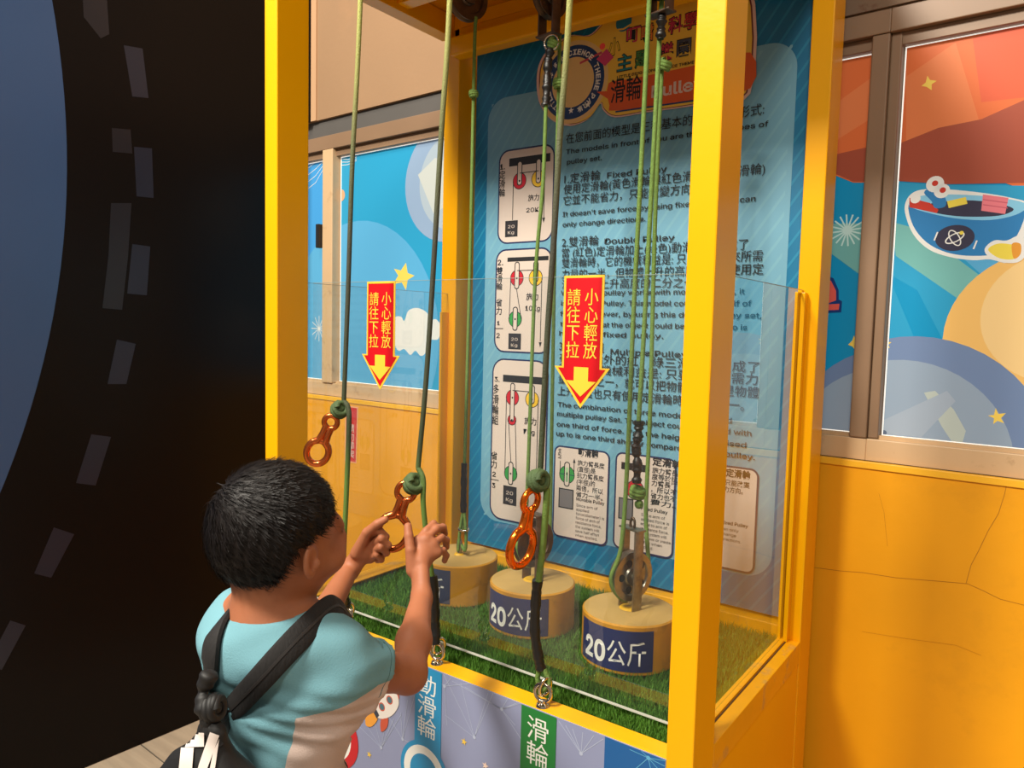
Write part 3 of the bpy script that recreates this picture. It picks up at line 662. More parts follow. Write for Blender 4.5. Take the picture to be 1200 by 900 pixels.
# card 3
z_a, z_b = zpx(610, 423), zpx(610, 612); card(c0 - 0.006, z_b, c1, z_a, 0.036)
bar(590, 439, 638, 451); ub3, uy3 = BP.px(601, 465)[0], BP.px(624, 467)[0]
zt_ = zpx(601, 452); zw = zpx(601, 466); wheel(ub3, zw, 0.021, RW_); wheel(uy3, zw, 0.021, YW_)
zs = zpx(600, 492); wheel(ub3, zs, 0.0135, RW_)
link_(ub3, zt_ - 0.0, zs + 0.003, 0.0055); link_(uy3, zt_ - 0.002, zw - 0.004, 0.006)
for q in ((ub3, zw), (uy3, zw), (ub3, zs)): bdec('axle', [circ(*q, 0.003, 10)], INK, False)
zg = zpx(599, 555); ug = BP.px(599, 555)[0]; wheel(ug, zg, 0.021, GW_)
ln([(ub3 - 0.021, zw), (ug - 0.021, zg)]); ln([(ub3 - 0.012, zs), (ug, zg + 0.03)]); ln([(ub3 + 0.012, zs), (ug + 0.02, zg)]); ln([(ub3, zw + 0.021), (uy3, zw + 0.021)]); ln([(uy3 + 0.021, zw), (uy3 + 0.021, zpx(630, 570))])
link_(ug, zg + 0.026, zg - 0.024, 0.006); bdec('axle', [circ(ug, zg, 0.003, 10)], INK, False)
weight_box(590, 571, 606, 590)
ht('3.', 580, 447, 586, 448, 8); vtext('多滑輪組', 581, 450, 497); vtext('省力', 579.5, 529, 548); ht('2', 577.5, 558, 581.5, 558, 8); ln([BP.px(575, 561), BP.px(585, 563)]); ht('3', 577, 571, 581, 571, 8)
ht('施力', 615, 497, 629, 498, 8); ht('7Kg', 614, 508, 627, 510, 8)
# lower cards
def lowcard(x0, x1, ytl, ybl, xm): 
    a = BP.px(x0, ytl); b = BP.px(x0, ybl); c = BP.px(x1, ytl)[0]
    card(a[0], b[1], c, a[1], 0.016); return a[0], b[1], c, a[1]
L1c = lowcard(652, 714, 523, 626, 0); L2c = lowcard(724, 792, 531, 640, 0)
a = BP.px(888, 552); card(L2c[2] + 0.017, BP.px(886, 672)[1], a[0], L2c[3] - 0.006 if False else a[1], 0.016)
ug, zg = BP.px(665, 556); wheel(ug, zg, 0.0225, GW_); ln([(ug - .022, zg), (ug + .022, zg)], 0.002, NAVY)
link_(ug, zg + 0.026, zg - 0.024, 0.0065); bdec('strap_inset', [rrect(ug - 0.0045, zg - 0.02, ug + 0.0045, zg + 0.02, 0.003)], mat('pale_green_print', (170, 205, 160), 0.45), False)
ln([(ug, zg - 0.02), (ug, zg + 0.003)]); arrow(ug, zg, True, 0.005)
weight_box(655, 574, 673, 594, False); ln([(ug - .022, zg + 0.006), (ug - .022, zg + .035)]); ln([(ug + .022, zg + 0.006), (ug + .022, zg + .035)]); arrow(ug + .022, zg + .035, True, 0.007)
vtext('支點', 656.5, 525, 537, 4)
ht('動滑輪', 678, 534, 702, 537, 9, None, 0.03)
for k, s in enumerate(['施力臂長度', '(直徑)是', '抗力臂長度', '(半徑)的', '兩倍，所以', '省力一半。']): ht(s, 677.5 - k * .4, 545 + k * 7.3, 709 - (10 if k in (1, 3) else 0) - k * .4, 548.5 + k * 7.3 - (1 if k in (1, 3) else 0), 6)
ht('Movable Pulley', 676, 586, 709, 591, 5.5, None, 0.014)
for k, (s, w) in enumerate([('Since arm of', 25), ('applied', 15), ('force(diameter) is', 33), ('force of arm of', 28), ('resistance force,', 30), ('the system will', 28), ('save half effort', 28), ('when applied.', 26)]): ht(s, 676 - k * .2, 593 + k * 5.0, 676 - k * .2 + w, 593 + k * 5.0 + w * .13, 4.6, None, 0.0)
bar(729, 541, 761, 554); ug, zg = BP.px(745, 574); wheel(ug, zg, 0.0235, RW_); bdec('axle', [circ(ug, zg, 0.003, 10)], INK, False); weight_box(725, 585, 743, 607, False)
ln([(ug - .0235, zg), (ug - .0235, zg - 0.03)]); arrow(BP.px(760, 566)[0], BP.px(760, 566)[1], False, 0.006)
ht('定滑輪', 765, 545, 800, 550, 9, None, 0.03)
for k, s in enumerate(['施力臂長', '度等於抗', '力臂長度', '，所以不', '省力也不', '費力。']): ht(s, 765 - k * .5, 554 + k * 7.4, 795 - k * .5, 558.5 + k * 7.4, 6.5)
ht('Fixed Pulley', 752, 597, 783, 602, 5.5, None, 0.014)
for k, (s, w) in enumerate([('Since arm of', 28), ('applied force is', 33), ('equal to arm of', 31), ('resistance force.', 33), ('The system will', 31), ('not save or waste', 36), ('effort when', 26), ('applied.', 16)]): ht(s, 752 - k * .3, 604 + k * 5.3, 752 - k * .3 + w, 604 + k * 5.3 + w * .14, 4.8, None, 0.0)
ht('定滑輪', 851, 558, 880, 563, 9, None, 0.03); ht('只能改變', 850, 568, 879, 573, 6.5); ht('施力方向。', 842, 575, 871, 580, 6.5)
ht('Fixed Pulley', 846, 613, 877, 620, 5.5, None, 0.014)
for k, (s, w) in enumerate([('can only', 21), ('change', 18), ('directions.', 24)]): ht(s, 845, 620 + k * 6, 845 + w, 620 + k * 6 + w * .17, 4.8, None, 0.0)
# running text: (words, x0, y0, x1, y1, height px)
T = [('在您前面的模型是三種基本的滑輪組合形式:', 664, 169, 896, 134, 11), ('The models in front of you are the three types of', 664, 181, 901, 149, 7.5), ('pulley set.', 665, 193, 706, 186, 7.5),
     ('1.定滑輪', 662, 216, 704, 210.5, 11), ('Fixed Pulley', 712, 209, 782, 201, 9), ('使用定滑輪(黃色滑輪與紅色滑輪就是定滑輪)', 661, 228, 897, 204, 10.5), ('它並不能省力，只能改變方向而已。', 661, 241, 842, 225, 10.5),
     ("It doesn't save force by using fixed pulley. It can", 660, 254, 886, 234, 7.5), ('only change directions.', 660, 266, 757, 259, 7.5),
     ('2.雙滑輪', 659, 290, 702, 287, 11), ('Double Pulley', 709, 286, 791, 282, 9), ('當 (紅色)定滑輪加上(綠色)動滑輪就組成了', 659, 302, 877, 294, 10.5), ('雙滑輪時，它的機械利益是: 只要使用原來所需', 659, 314, 894, 307, 10.5), ('力量的一半，但物體上升的高度會比只使用定', 659, 327, 895, 321, 10.5), ('滑輪時的上升高度的二分之一。', 659, 339, 820, 337, 10.5),
     ('When fixed pulley works with moving pulley, it', 658, 346, 873, 346, 7.5), ('is a Double Pulley. This model could save half of', 658, 358, 881, 360, 7.5), ('force. However, by using this double pulley set,', 657, 370, 893, 374, 7.5), ('the height that the object could be pulled up to is', 657, 382, 876, 387, 7.5), ('half from fixed pulley.', 656, 393, 778, 397, 7.5),
     ('3.多滑輪組', 656, 411, 708, 415, 11), ('Multiple Pulley', 716, 415, 806, 422, 9), ('在雙滑輪外的紅、綠三滑輪就組成了', 656, 424, 890, 444, 10.5), ('多滑輪的機械利益是: 只要使用所需力', 655, 436, 888, 459, 10.5), ('量的三分之一，就可以把物體拉高但是物體', 655, 449, 889, 475, 10.5), ('上升高度也只有使用定滑輪時的三分之一。', 654, 463, 872, 486, 10.5),
     ('The combination of three models is called', 654, 476, 858, 497, 7.5), ('multiple pulley Set. The object could be raised with', 653.5, 487, 881, 511, 7.5), ('one third of force. Yet, the height to be raised', 653, 499, 875, 524, 7.5), ('up to is one third shorter compared to fixed pulley.', 652.5, 510, 885, 540, 7.5)]
for s, x0, y0, x1, y1, h in T: ht(s, x0, y0, x1, y1, h, None, 0.002 if any(ord(c) > 0x2E80 for c in s) else 0.011)
# ---- heading: round badge and title (the badge's figure is left out)
bc = BP.px(672, 97); R0 = 0.094
CRM = mat('badge_cream', (232, 196, 130), 0.45); PKP = mat('badge_pale_pink', (228, 190, 176), 0.45); NVB = mat('badge_navy', (22, 62, 112), 0.45); ORB = mat('banner_orange', (226, 96, 34), 0.45); YEB = mat('banner_yellow', (240, 196, 70), 0.45)
hd = [(648, 55), (668, 42), (690, 42), (704, 30), (712, 18), (730, 12), (750, 8), (820, -12), (880, -20), (880, 110), (816, 124), (760, 132), (722, 138), (708, 130), (704, 122), (690, 140), (668, 148), (646, 140), (632, 118), (630, 88), (636, 68)]
bdec('heading_edge', [smoothpoly(hd, 4)], PKP)
def shrink(pts, k, c): return [(c[0] + (p[0] - c[0]) * k, c[1] + (p[1] - c[1]) * k) for p in pts]
bdec('heading_line', [smoothpoly(shrink(hd, 0.975, (740, 70)), 4)], mat('heading_line', (120, 60, 50), 0.45)); bdec('heading_field', [smoothpoly(shrink(hd, 0.962, (740, 70)), 4)], YEB)
bdec('badge_edge', [circ(bc[0], bc[1], R0 * 1.12, 48)], CRM, False)
bdec('badge_ring', [circ(bc[0], bc[1], R0, 48)], NVB, False); bdec('badge_middle', [circ(bc[0], bc[1], R0 * 0.68, 40)], CRM, False)
bdec('badge_swash', stroke([(bc[0] + 0.02, bc[1] + 0.045), (bc[0] + 0.085, bc[1] + 0.06)], 0.006), mat('swash', (196, 70, 90), 0.45), False)
class RingP:                                   # letters set round the badge
    def __init__(s, a): s.a = a
    def w(s, u, v, off):
        a = s.a; x = bc[0] + math.cos(a) * (R0 * 0.84 + v) + math.sin(a) * u; z = bc[1] + math.sin(a) * (R0 * 0.84 + v) - math.cos(a) * u
        return (x, 1.698 - off, z)
for word, a0, da in (('SCIENCE', 108, -10.5), ('THEME', 24, -11), ('PARK', -36, -11.5), ('LITTLE', 247, -10.5), ('DING-DONG', 182, -9.5)):
    for i, ch in enumerate(word):
        if ch == '-': continue
        rp = RingP(math.radians(a0 + da * i)); TQ.append(dict(plane=rp, s=ch, u=-0.006, v=-0.009, h=0.018, m=TW, parent=board, width=0.0115, name='lettering', bold=0.03, ang=0, vertical=False, italic=0, off=0.0003 + (BP.layer + 2) * 0.00003))
bdec('badge_star', [star(*BP.px(*q), 0.009) for q in ((670, 130), (680, 128), (690, 123))], TW, False)
bdec('banner', [smoothpoly([(714, 98), (740, 93), (820, 76), (880, 62), (880, 104), (816, 118), (724, 130), (715, 124)], 3)], ORB)
bdec('banner_tail', [[(700, 108), (716, 107), (716, 118)]], ORB)
ht('滑輪', 716, 122, 752, 116, 26, None, 0.01); ht('Pulley', 764, 115, 826, 103, 19, mat('banner_white', (226, 206, 196), 0.45), 0.02)
bdec('banner_rule', stroke([BP.px(722, 131.5), BP.px(816, 118)], 0.004), NVB, False)
cols = [('小', 714, 66, 14, (236, 196, 50)), ('叮', 735, 52, 17, (206, 60, 90)), ('噹', 752, 50, 15, (230, 130, 50)), ('科', 784, 41, 17, (196, 50, 80)), ('學', 802, 36, 17, (196, 50, 60)),
        ('主', 724, 85, 18, (30, 130, 140)), ('題', 745, 80, 17, (60, 130, 70)), ('樂', 774, 72, 17, (196, 50, 80)), ('園', 794, 67, 17, (70, 80, 96))]
for s, x, y, w, c in cols:
    BP.nxt(); ht(s, x - .7, y + .7, x + w - .3, y - 2.3, 18.5, INK, 0.045); BP.nxt(); BP.nxt(); ht(s, x, y, x + w - 1, y - 3, 17.5, mat('glyph_%d_%d_%d' % c, c, 0.45), 0.015)
ht('LITTLE DING-DONG SCIENCE THEME PARK', 724, 93, 830, 72, 4.5, None, 0.02)
c = BP.px(732, 27); bdec('small_planet', [circ(c[0], c[1], 0.022, 24)], mat('small_planet', (30, 120, 150), 0.45), False); bdec('planet_band', stroke([(c[0] - 0.035, c[1] - 0.012), (c[0], c[1] - 0.016), (c[0] + 0.04, c[1] - 0.002)], 0.004), YEB, False)
bdec('small_star', [star(*BP.px(804, 11), 0.013), star(*BP.px(812, 5), 0.010)], YEB, False)
bdec('red_dot', [circ(*BP.px(707, 55), 0.008, 14)], RED, False); bdec('magenta_square', [[(700, 70), (712, 58), (720, 68), (710, 78)]], mat('magenta', (214, 70, 120), 0.45))

# ================================================================ GLASS PANES
def pane_thing(name, label, a, b, m):
    t = thing(name, label, 'glass pane', ((a[0] + b[0]) / 2, (a[1] + b[1]) / 2, a[2]))
    box('pane', a, b, m, t); return t
GL = glass_mat('booth_glass', (0.975, 0.985, 0.98), 1.7, 0.008)
GLE = mat('glass_edge', (206, 204, 190), 0.3, spec=0.6)
gy = 1.150
gp = pane_thing('glass_pane', 'clear front pane carrying two red arrow notices, standing on the turf', (XB + 0.001, gy, zr + 0.002), (XC - 0.001, gy + 0.004, H + 0.094), GL)
box('lower_edge', (XB + 0.001, gy - 0.0004, zr - 0.0005), (XC - 0.001, gy + 0.0044, zr + 0.002), GLE, gp); box('upper_edge', (XB + 0.001, gy, H + 0.094), (XC - 0.001, gy + 0.004, H + 0.0947), mat('dull_glass_edge', (150, 165, 160), 0.3), gp)
gs = pane_thing('glass_pane', 'clear side pane on the right of the booth, set in the worn yellow rail', (XC + 0.0085, YB + 0.001, zr + 0.001), (XC + 0.0125, YC - 0.001, H + 0.094), GL)
box('upper_edge', (XC + 0.0085, YB + 0.001, H + 0.094), (XC + 0.0125, YC - 0.001, H + 0.0947), MATS['dull_glass_edge'], gs)
gl_ = pane_thing('glass_pane', 'clear side pane on the left of the booth, by the peeling post', (XB - 0.0125, YB + 0.001, zr + 0.001), (XB - 0.0085, YC - 0.001, H + 0.094), GL)
box('upper_edge', (XB - 0.0125, YB + 0.001, H + 0.094), (XB - 0.0085, YC - 0.001, H + 0.0947), MATS['dull_glass_edge'], gl_)
GP = Plane(0, 1, gy, -1)
def arrow_notice(uc, ztop, w, hbody, hhead, wh, label):
    t = thing('arrow_notice', label, 'notice', (uc, gy - 0.002, ztop - hbody))
    def shape(e):
        return [(uc - w / 2 + e, ztop - e), (uc + w / 2 - e, ztop - e), (uc + w / 2 - e, ztop - hbody - e * 0.6), (uc + wh / 2 - 1.8 * e, ztop - hbody - e * 0.6), (uc, ztop - hbody - hhead + 1.7 * e), (uc - wh / 2 + 1.8 * e, ztop - hbody - e * 0.6), (uc - w / 2 + e, ztop - hbody - e * 0.6)]
    for nm, e, m, off in (('yellow_border', 0, mat('notice_yellow', (240, 194, 58), 0.45, emit=0.0), 0.0016), ('red_field', 0.0045, mat('notice_bright_red', (200, 12, 22), 0.4), 0.0022)):
        bm = bmesh.new(); f = bm.faces.new([bm.verts.new(GP.w(u, v, off)) for u, v in shape(e)])
        if nm == 'yellow_border':
            r = bmesh.ops.extrude_face_region(bm, geom=[f]); bmesh.ops.translate(bm, verts=[v for v in r['geom'] if isinstance(v, bmesh.types.BMVert)], vec=(0, 0.0012, 0))
        bmobj(nm, bm, m, t)
    zt2 = ztop - hbody
    aw = w * 0.18
    bm = bmesh.new(); pts = [(uc - aw, zt2), (uc + aw, zt2), (uc + aw, zt2 - 0.025), (uc + aw * 2.1, zt2 - 0.025), (uc, zt2 - hhead * 0.72), (uc - aw * 2.1, zt2 - 0.025), (uc - aw, zt2 - 0.025)]
    bm.faces.new([bm.verts.new(GP.w(u, v, 0.0027)) for u, v in pts]); bmobj('small_arrow', bm, MATS['notice_yellow'], t)
    for i, s in enumerate(('請往下拉', '小心輕放')):
        text(GP, s, uc - w * 0.40 + i * w * 0.44, ztop - hbody * 0.905, hbody * 0.76, MATS['notice_yellow'], t, width=w * 0.335, vertical=True, off=0.0027, bold=0.003)
arrow_notice(-1.196, H + 0.094, 0.088, 0.161, 0.077, 0.118, 'red arrow notice pointing down on the front glass, the left one near the left rope')
arrow_notice(-0.6815, H + 0.096, 0.083, 0.164, 0.074, 0.115, 'red downward arrow notice on the front glass, the right one of the two')

# ================================================================ WEIGHTS
WTOP = mat('weight_top_ochre', (186, 150, 84), 0.75, var=0.14, scale=9, bump=0.5, bscale=25)
WSIDE = grime(mat('weight_side_ochre', (198, 138, 24), 0.7, var=0.15, scale=14, bump=0.5, bscale=40), (120, 84, 24), 0.6, 20)
LBL = mat('weight_label_navy', (34, 44, 92), 0.5)
LBLF = mat('weight_label_faded', (60, 66, 92), 0.5)
RWt, HWt = 0.098, 0.103
zb_ = zr - 0.013
def weight(cx, cy, label, lm, a_mid):
    t = thing('concrete_weight', label, 'weight', (cx, cy, zb_), 'twenty kilogram weights on the turf')
    bm = bmesh.new(); lathe_bm(bm, [(RWt - 0.004, 0), (RWt, 0.004), (RWt, HWt - 0.003), (RWt - 0.003, HWt)], (cx, cy, zb_), (0, 0, 1), 56); o = bmobj('body', bm, WSIDE, t, True, 40)
    bm = bmesh.new(); lathe_bm(bm, [(0, 0.0), (RWt - 0.0032, 0.0), (RWt - 0.006, 0.0008), (0, 0.001)], (cx, cy, zb_ + HWt), (0, 0, 1), 56); bmobj('top_face', bm, WTOP, t, True, 40)
    a0, a1 = math.radians(a_mid - 56), math.radians(a_mid + 44); n = 26
    bm = bmesh.new(); R = RWt + 0.0007; vs = []
    for i in range(n + 1):
        a = a0 + (a1 - a0) * i / n; vs.append((bm.verts.new((cx + R * math.cos(a), cy + R * math.sin(a), zb_ + 0.010)), bm.verts.new((cx + R * math.cos(a), cy + R * math.sin(a), zb_ + HWt - 0.010))))
    for p, q in zip(vs, vs[1:]): bm.faces.new((p[0], q[0], q[1], p[1]))
    lab = bmobj('label', bm, lm, t, True)
    class Cyl:
        def w(s, u, v, off):
            a = math.radians(a_mid) + u / R; return (cx + (R + off) * math.cos(a), cy + (R + off) * math.sin(a), v)
    cp = Cyl()
    for s, u, w_, h_, b in (('20', -0.078, 0.056, 0.056, 0.03), ('公斤', -0.018, 0.078, 0.046, 0.004)):
        TQ.append(dict(plane=cp, s=s, u=u, v=zb_ + 0.023, h=h_, m=TW, parent=lab, width=w_, name='lettering', bold=b, ang=0, vertical=False, italic=0, off=0.0008))
    return t
def camaz(cx, cy): return math.degrees(math.atan2(-cy, -cx))
c1w = (-1.186, 1.420); c2w = (-0.935, 1.385); c3w = (-0.680, 1.373)
t1 = weight(*c1w, 'round ochre weight with an eye bolt, leftmost on the turf behind the boy\'s raised hand', LBLF, camaz(*c1w) - 56)
t2 = weight(*c2w, 'middle round ochre weight on the turf, behind the orange ring and black sleeve', LBL, camaz(*c2w) - 22)
t3 = weight(*c3w, 'round ochre weight nearest the right post, its blue label reading 20 in full view', LBL, camaz(*c3w) - 14)
zt = zb_ + HWt
def sheave(c, ax, R, w, m, parent, name='sheave'):
    bm = bmesh.new(); lathe_bm(bm, [(0.006, -w * .5), (R * .35, -w * .5), (R * .4, -w * .28), (R * .72, -w * .28), (R * .76, -w * .5), (R, -w * .5), (R, -w * .34), (R * .84, 0), (R, w * .34), (R, w * .5), (R * .76, w * .5), (R * .72, w * .28), (R * .4, w * .28), (R * .35, w * .5), (0.006, w * .5)], c, ax, 40)
    o = bmobj(name, bm, m, parent, True, 35)
    c = np.array(c); ax = unit(ax)
    tube('axle_bolt', [c - ax * (w * .5 + 0.014), c + ax * (w * .5 + 0.014)], 0.006, STEEL, o, 8); return o
AXX = np.array([1.0, 0, 0])
def bracket(cx, cy, z0, z1, ax, gap, wd, m, parent, top=True, name='bracket', th=0.004):
    """two flat straps each side of a sheave joined by a plate"""
    ax = unit(ax); sd = np.cross(ax, (0, 0, 1.0)); bm = bmesh.new()
    def xf(a, b, c): p = np.array((cx, cy, 0)) + ax * a + sd * b; return (p[0], p[1], c)
    for s in (-1, 1): add_box(bm, (s * gap - th / 2, -wd / 2, z0), (s * gap + th / 2, wd / 2, z1), 0.0008, xf)
    zz = z1 if top else z0; add_box(bm, (-gap - th / 2 - .006, -wd / 2, zz - th / 2), (gap + th / 2 + .006, wd / 2, zz + th / 2), 0.0008, xf)
    return bmobj(name, bm, m, parent, True, 30)
ax3 = unit((0.93, -0.36, 0)); 
sx3, sy3 = c3w[0] + 0.0, c3w[1] + 0.0
bracket(c3w[0], c3w[1], zt, zt + 0.170, ax3, 0.021, 0.024, STEEL, t3)
s3c = (c3w[0], c3w[1], zt + 0.070); sh3 = sheave(s3c, ax3, 0.052, 0.018, mat('sheave_steel', (158, 152, 140), 0.3, metal=0.9, var=0.2, scale=40), t3)
for k in range(5):
    a_ = 2 * math.pi * k / 5; sd_ = np.cross(ax3, (0, 0, 1.0)); c_ = np.array(s3c) + 0.029 * (math.cos(a_) * sd_ + math.sin(a_) * np.array((0, 0, 1.0)))
    bm = bmesh.new(); lathe_bm(bm, [(0, -.0056), (.0078, -.0056), (.0078, .0056), (0, .0056)], c_, ax3, 16); bmobj('round_hole', bm, mat('hole_dark', (24, 18, 14), .8), sh3)
bm = bmesh.new(); lathe_bm(bm, [(0, 0), (0.022, 0), (0.018, 0.003), (0, 0.003)], (c3w[0], c3w[1], zt + .001), (0, 0, 1), 20); bmobj('foot_plate', bm, mat('foot_plate_yellow', (220, 168, 30), 0.5), t3)
ax2 = unit((0.97, -0.22, 0))
bracket(c2w[0], c2w[1], zt, zt + 0.155, ax2, 0.021, 0.026, DSTEEL, t2); s2c = (c2w[0], c2w[1], zt + 0.088); sheave(s2c, ax2, 0.055, 0.018, DSTEEL, t2)
bm = bmesh.new(); lathe_bm(bm, [(0, 0), (0.022, 0), (0.018, 0.003), (0, 0.003)], (c2w[0], c2w[1], zt + .001), (0, 0, 1), 20); bmobj('foot_plate', bm, MATS['foot_plate_yellow'], t2)
bm = bmesh.new(); lathe_bm(bm, [(0, 0), (0.013, 0), (0.010, 0.004), (0, 0.004)], (c1w[0], c1w[1], zt + .001), (0, 0, 1), 16); bmobj('foot_plate', bm, MATS['foot_plate_yellow'], t1)
def ring(bm, c, u, v, ru, rv, r, n=26, seg=8): add_tube(bm, torus_pts(c, unit(u), unit(v), ru, rv, n), r, seg, True)
bm = bmesh.new(); ring(bm, (c1w[0], c1w[1], zt + 0.022), (1, -.3, 0), (0, 0, 1), 0.008, 0.019, 0.0036); bmobj('eye_bolt', bm, STEEL, t1, True, 60)

# ================================================================ HANGING PULLEYS
def hang(cx, cy, zc, R, label, ax, withbr):
    t = thing('hanging_pulley', label, 'pulley', (cx, cy, zc), 'steel pulleys under the booth roof')
    sheave((cx, cy, zc), ax, R, 0.020, DSTEEL, t)
    if withbr: bracket(cx, cy, withbr, H + 0.83, ax, 0.020, 0.026, DSTEEL, t, top=False)
    else: bracket(cx, cy, zc - 0.02, H + 0.83, ax, 0.017, 0.024, DSTEEL, t, top=True)
    return t
p1 = P(547, -4, 1.41); hang(p1[0], p1[1], p1[2], 0.056, 'dark worn pulley wheel under the booth roof, leftmost of the hanging ones', (1, -.25, 0), None)
p2 = P(643, 42, 1.40); hang(p2[0], p2[1], p2[2] + 0.085, 0.048, 'pulley in a square steel bracket above the round badge of the board', (1, -.15, 0), p2[2])
p3 = P(774, 16, 1.36); hang(p3[0], p3[1], p3[2] + 0.075, 0.048, 'pulley hanging beside the right post, above the coloured title of the board', (1, -.2, 0), p3[2])
for q, px_, py_ in ((p1, 528, -25), (p2, 668, -30), (p3, 800, -30)):
    pass

# ================================================================ ROPES
def knot(name, c, s, m, parent, ax=(0.3, -0.2, 1)):
    """wrapped knot: turns of rope about an axis plus a crossing loop"""
    c = np.array(c); ax = unit(ax); u = unit(np.cross(ax, (0, 1, 0.2))); v = np.cross(ax, u); bm = bmesh.new(); pts = []
    for i in range(64):
        t = i / 63; a = 2 * math.pi * 3.2 * t; rr = s * (0.62 + 0.25 * math.sin(math.pi * t)); pts.append(c + ax * (t - .5) * s * 1.35 + rr * (math.cos(a) * u + math.sin(a) * v))
    add_tube(bm, pts, s * 0.34, 9)
    pts = [c + s * (0.95 * math.cos(a) * unit(u + ax * .5) + 0.75 * math.sin(a) * unit(v + ax * 0.35)) for a in [2 * math.pi * k / 20 for k in range(20)]]
    add_tube(bm, pts, s * 0.33, 9, True)
    bmesh.ops.create_uvsphere(bm, u_segments=12, v_segments=8, radius=s * .72, matrix=Matrix.Translation(c))
    return bmobj(name, bm, m, parent, True, 60)
def rope(name, pts, r, m, label=None, group=None, parent=None, n=10):
    o = tube(name, catmull(pts, n), r, m, parent, 9)
    if label: tag(o, label, 'rope', group)
    return o
def rope_mat():                                # dark olive in the middle run, paler above and below
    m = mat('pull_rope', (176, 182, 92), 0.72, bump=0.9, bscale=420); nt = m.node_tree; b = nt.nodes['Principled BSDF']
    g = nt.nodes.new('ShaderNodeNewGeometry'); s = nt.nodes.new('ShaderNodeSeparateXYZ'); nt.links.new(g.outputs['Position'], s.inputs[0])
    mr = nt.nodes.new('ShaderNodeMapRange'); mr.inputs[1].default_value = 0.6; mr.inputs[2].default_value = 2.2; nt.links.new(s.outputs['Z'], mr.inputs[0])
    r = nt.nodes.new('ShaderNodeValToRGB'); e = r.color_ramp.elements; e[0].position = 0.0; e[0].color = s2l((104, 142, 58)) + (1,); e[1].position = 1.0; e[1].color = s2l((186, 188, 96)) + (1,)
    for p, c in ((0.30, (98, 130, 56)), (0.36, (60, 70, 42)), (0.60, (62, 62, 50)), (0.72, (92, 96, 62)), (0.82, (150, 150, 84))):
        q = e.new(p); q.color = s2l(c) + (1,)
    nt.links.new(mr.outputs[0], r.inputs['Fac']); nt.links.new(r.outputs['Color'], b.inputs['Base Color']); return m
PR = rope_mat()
KM = mat('knot_olive', (72, 92, 52), 0.7, var=0.25, scale=50, bump=0.8, bscale=400)
def fig8(top, bot, latdir, rbig, rsm, m, label, parent_r=0.0072):
    top = np.array(top); bot = np.array(bot); a = unit(bot - top); l = unit(np.array(latdir) - a * (a @ np.array(latdir))); L = np.linalg.norm(bot - top)
    t = thing('figure_eight_ring', label, 'ring', tuple(bot), 'orange metal pull rings'); bm = bmesh.new(); r = parent_r
    cb_ = bot - a * rbig; cs = top + a * rsm
    def lobe(c, R, sgn, sx):
        return [c + l * R * sx * math.cos(x) + a * R * math.sin(x) for x in [2 * math.pi * k / 30 for k in range(30)]]
    add_tube(bm, lobe(cb_, rbig - r, 1, 0.86), r, 12, True); add_tube(bm, lobe(cs, rsm - r * .7, 1, 0.95), r * .8, 12, True)
    p0 = cs + a * (rsm - r * 1.2); p1_ = cb_ - a * (rbig - r * 1.2)
    for s_ in (-1, 1): add_tube(bm, [cs + l * s_ * (rsm - r) * .75 + a * rsm * .5, p0 + l * s_ * r * .80, (p0 + p1_) / 2 + l * s_ * r * .72, p1_ + l * s_ * r * 1.0, cb_ + l * s_ * (rbig - r) * .66 - a * (rbig - r) * .68], [r * .85, r * 1.0, r * 1.05, r * 1.15, r * 1.02], 12)
    bmobj('ring_body', bm, m, t, True, 60); return t
def hook(px_, py_, label):
    c = np.array(PZ(px_, py_, zr)); t = thing('ring_bolt', label, 'ring bolt', tuple(c), 'steel ring bolts on the front rail')
    bm = bmesh.new(); lathe_bm(bm, [(0.0, 0), (0.013, 0), (0.011, 0.004), (0.006, 0.006), (0.006, 0.010), (0.0, 0.010)], c, (0, 0, 1), 18); bmobj('base', bm, CHROME, t, True, 35)
    bm = bmesh.new(); ring(bm, c + (0, 0, 0.024), (1, 0.2, 0), (0, 0, 1), 0.0155, 0.0165, 0.0036); bmobj('eye', bm, CHROME, t, True, 60)
    bm = bmesh.new(); ring(bm, c + (0.002, 0.004, 0.034), (0.35, 1, 0), (0.15, 0, 1), 0.0125, 0.0165, 0.003); bmobj('link', bm, CHROME, t, True, 60)
    return c
def sleeve(pts, r, parent, name='tape_sleeve', seedv=1, amp=0.18):
    rg = random.Random(seedv); P_ = catmull(pts, 12); f1, f2, f3 = [rg.uniform(0, 6) for _ in range(3)]
    return tube(name, P_, [r * (1 + amp * (0.30 * math.sin(i * .55 + f1) + 0.22 * math.sin(i * 1.13 + f2) + .16 * math.sin(i * 1.9 + f3))) for i in range(len(P_))], TAPE, parent, 12)
hA = hook(406, 733, 'steel ring bolt on the rail under the leftmost pull rope, beside the boy\'s shoulder')
hB = hook(512, 777, 'steel ring bolt on the rail under the middle pull rope, above the blue tag')
hC = hook(636, 827, 'steel ring bolt on the rail under the right pull rope, above the green tag')
YR = 1.035
rA = [P(424, -40, YR), P(419, 80, YR), P(413, 190, YR), P(408, 340, YR), P(403, 470, YR)]
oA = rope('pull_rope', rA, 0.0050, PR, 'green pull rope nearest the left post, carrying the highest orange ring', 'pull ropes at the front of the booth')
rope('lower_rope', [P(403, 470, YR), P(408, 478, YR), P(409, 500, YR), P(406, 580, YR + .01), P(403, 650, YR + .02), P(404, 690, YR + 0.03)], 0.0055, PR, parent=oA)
knot('knot', P(398, 480, YR - .008), 0.0165, KM, oA, (0.9, -0.2, 0.5))
sleeve([P(402, 668, YR + .02), P(405, 690, YR + .03), tuple(hA + (0.0, -.004, 0.050))], 0.0085, oA, seedv=3, amp=.5)
knot('tape_knot', tuple(hA + (-0.0, -0.004, 0.052)), 0.011, TAPE, oA)
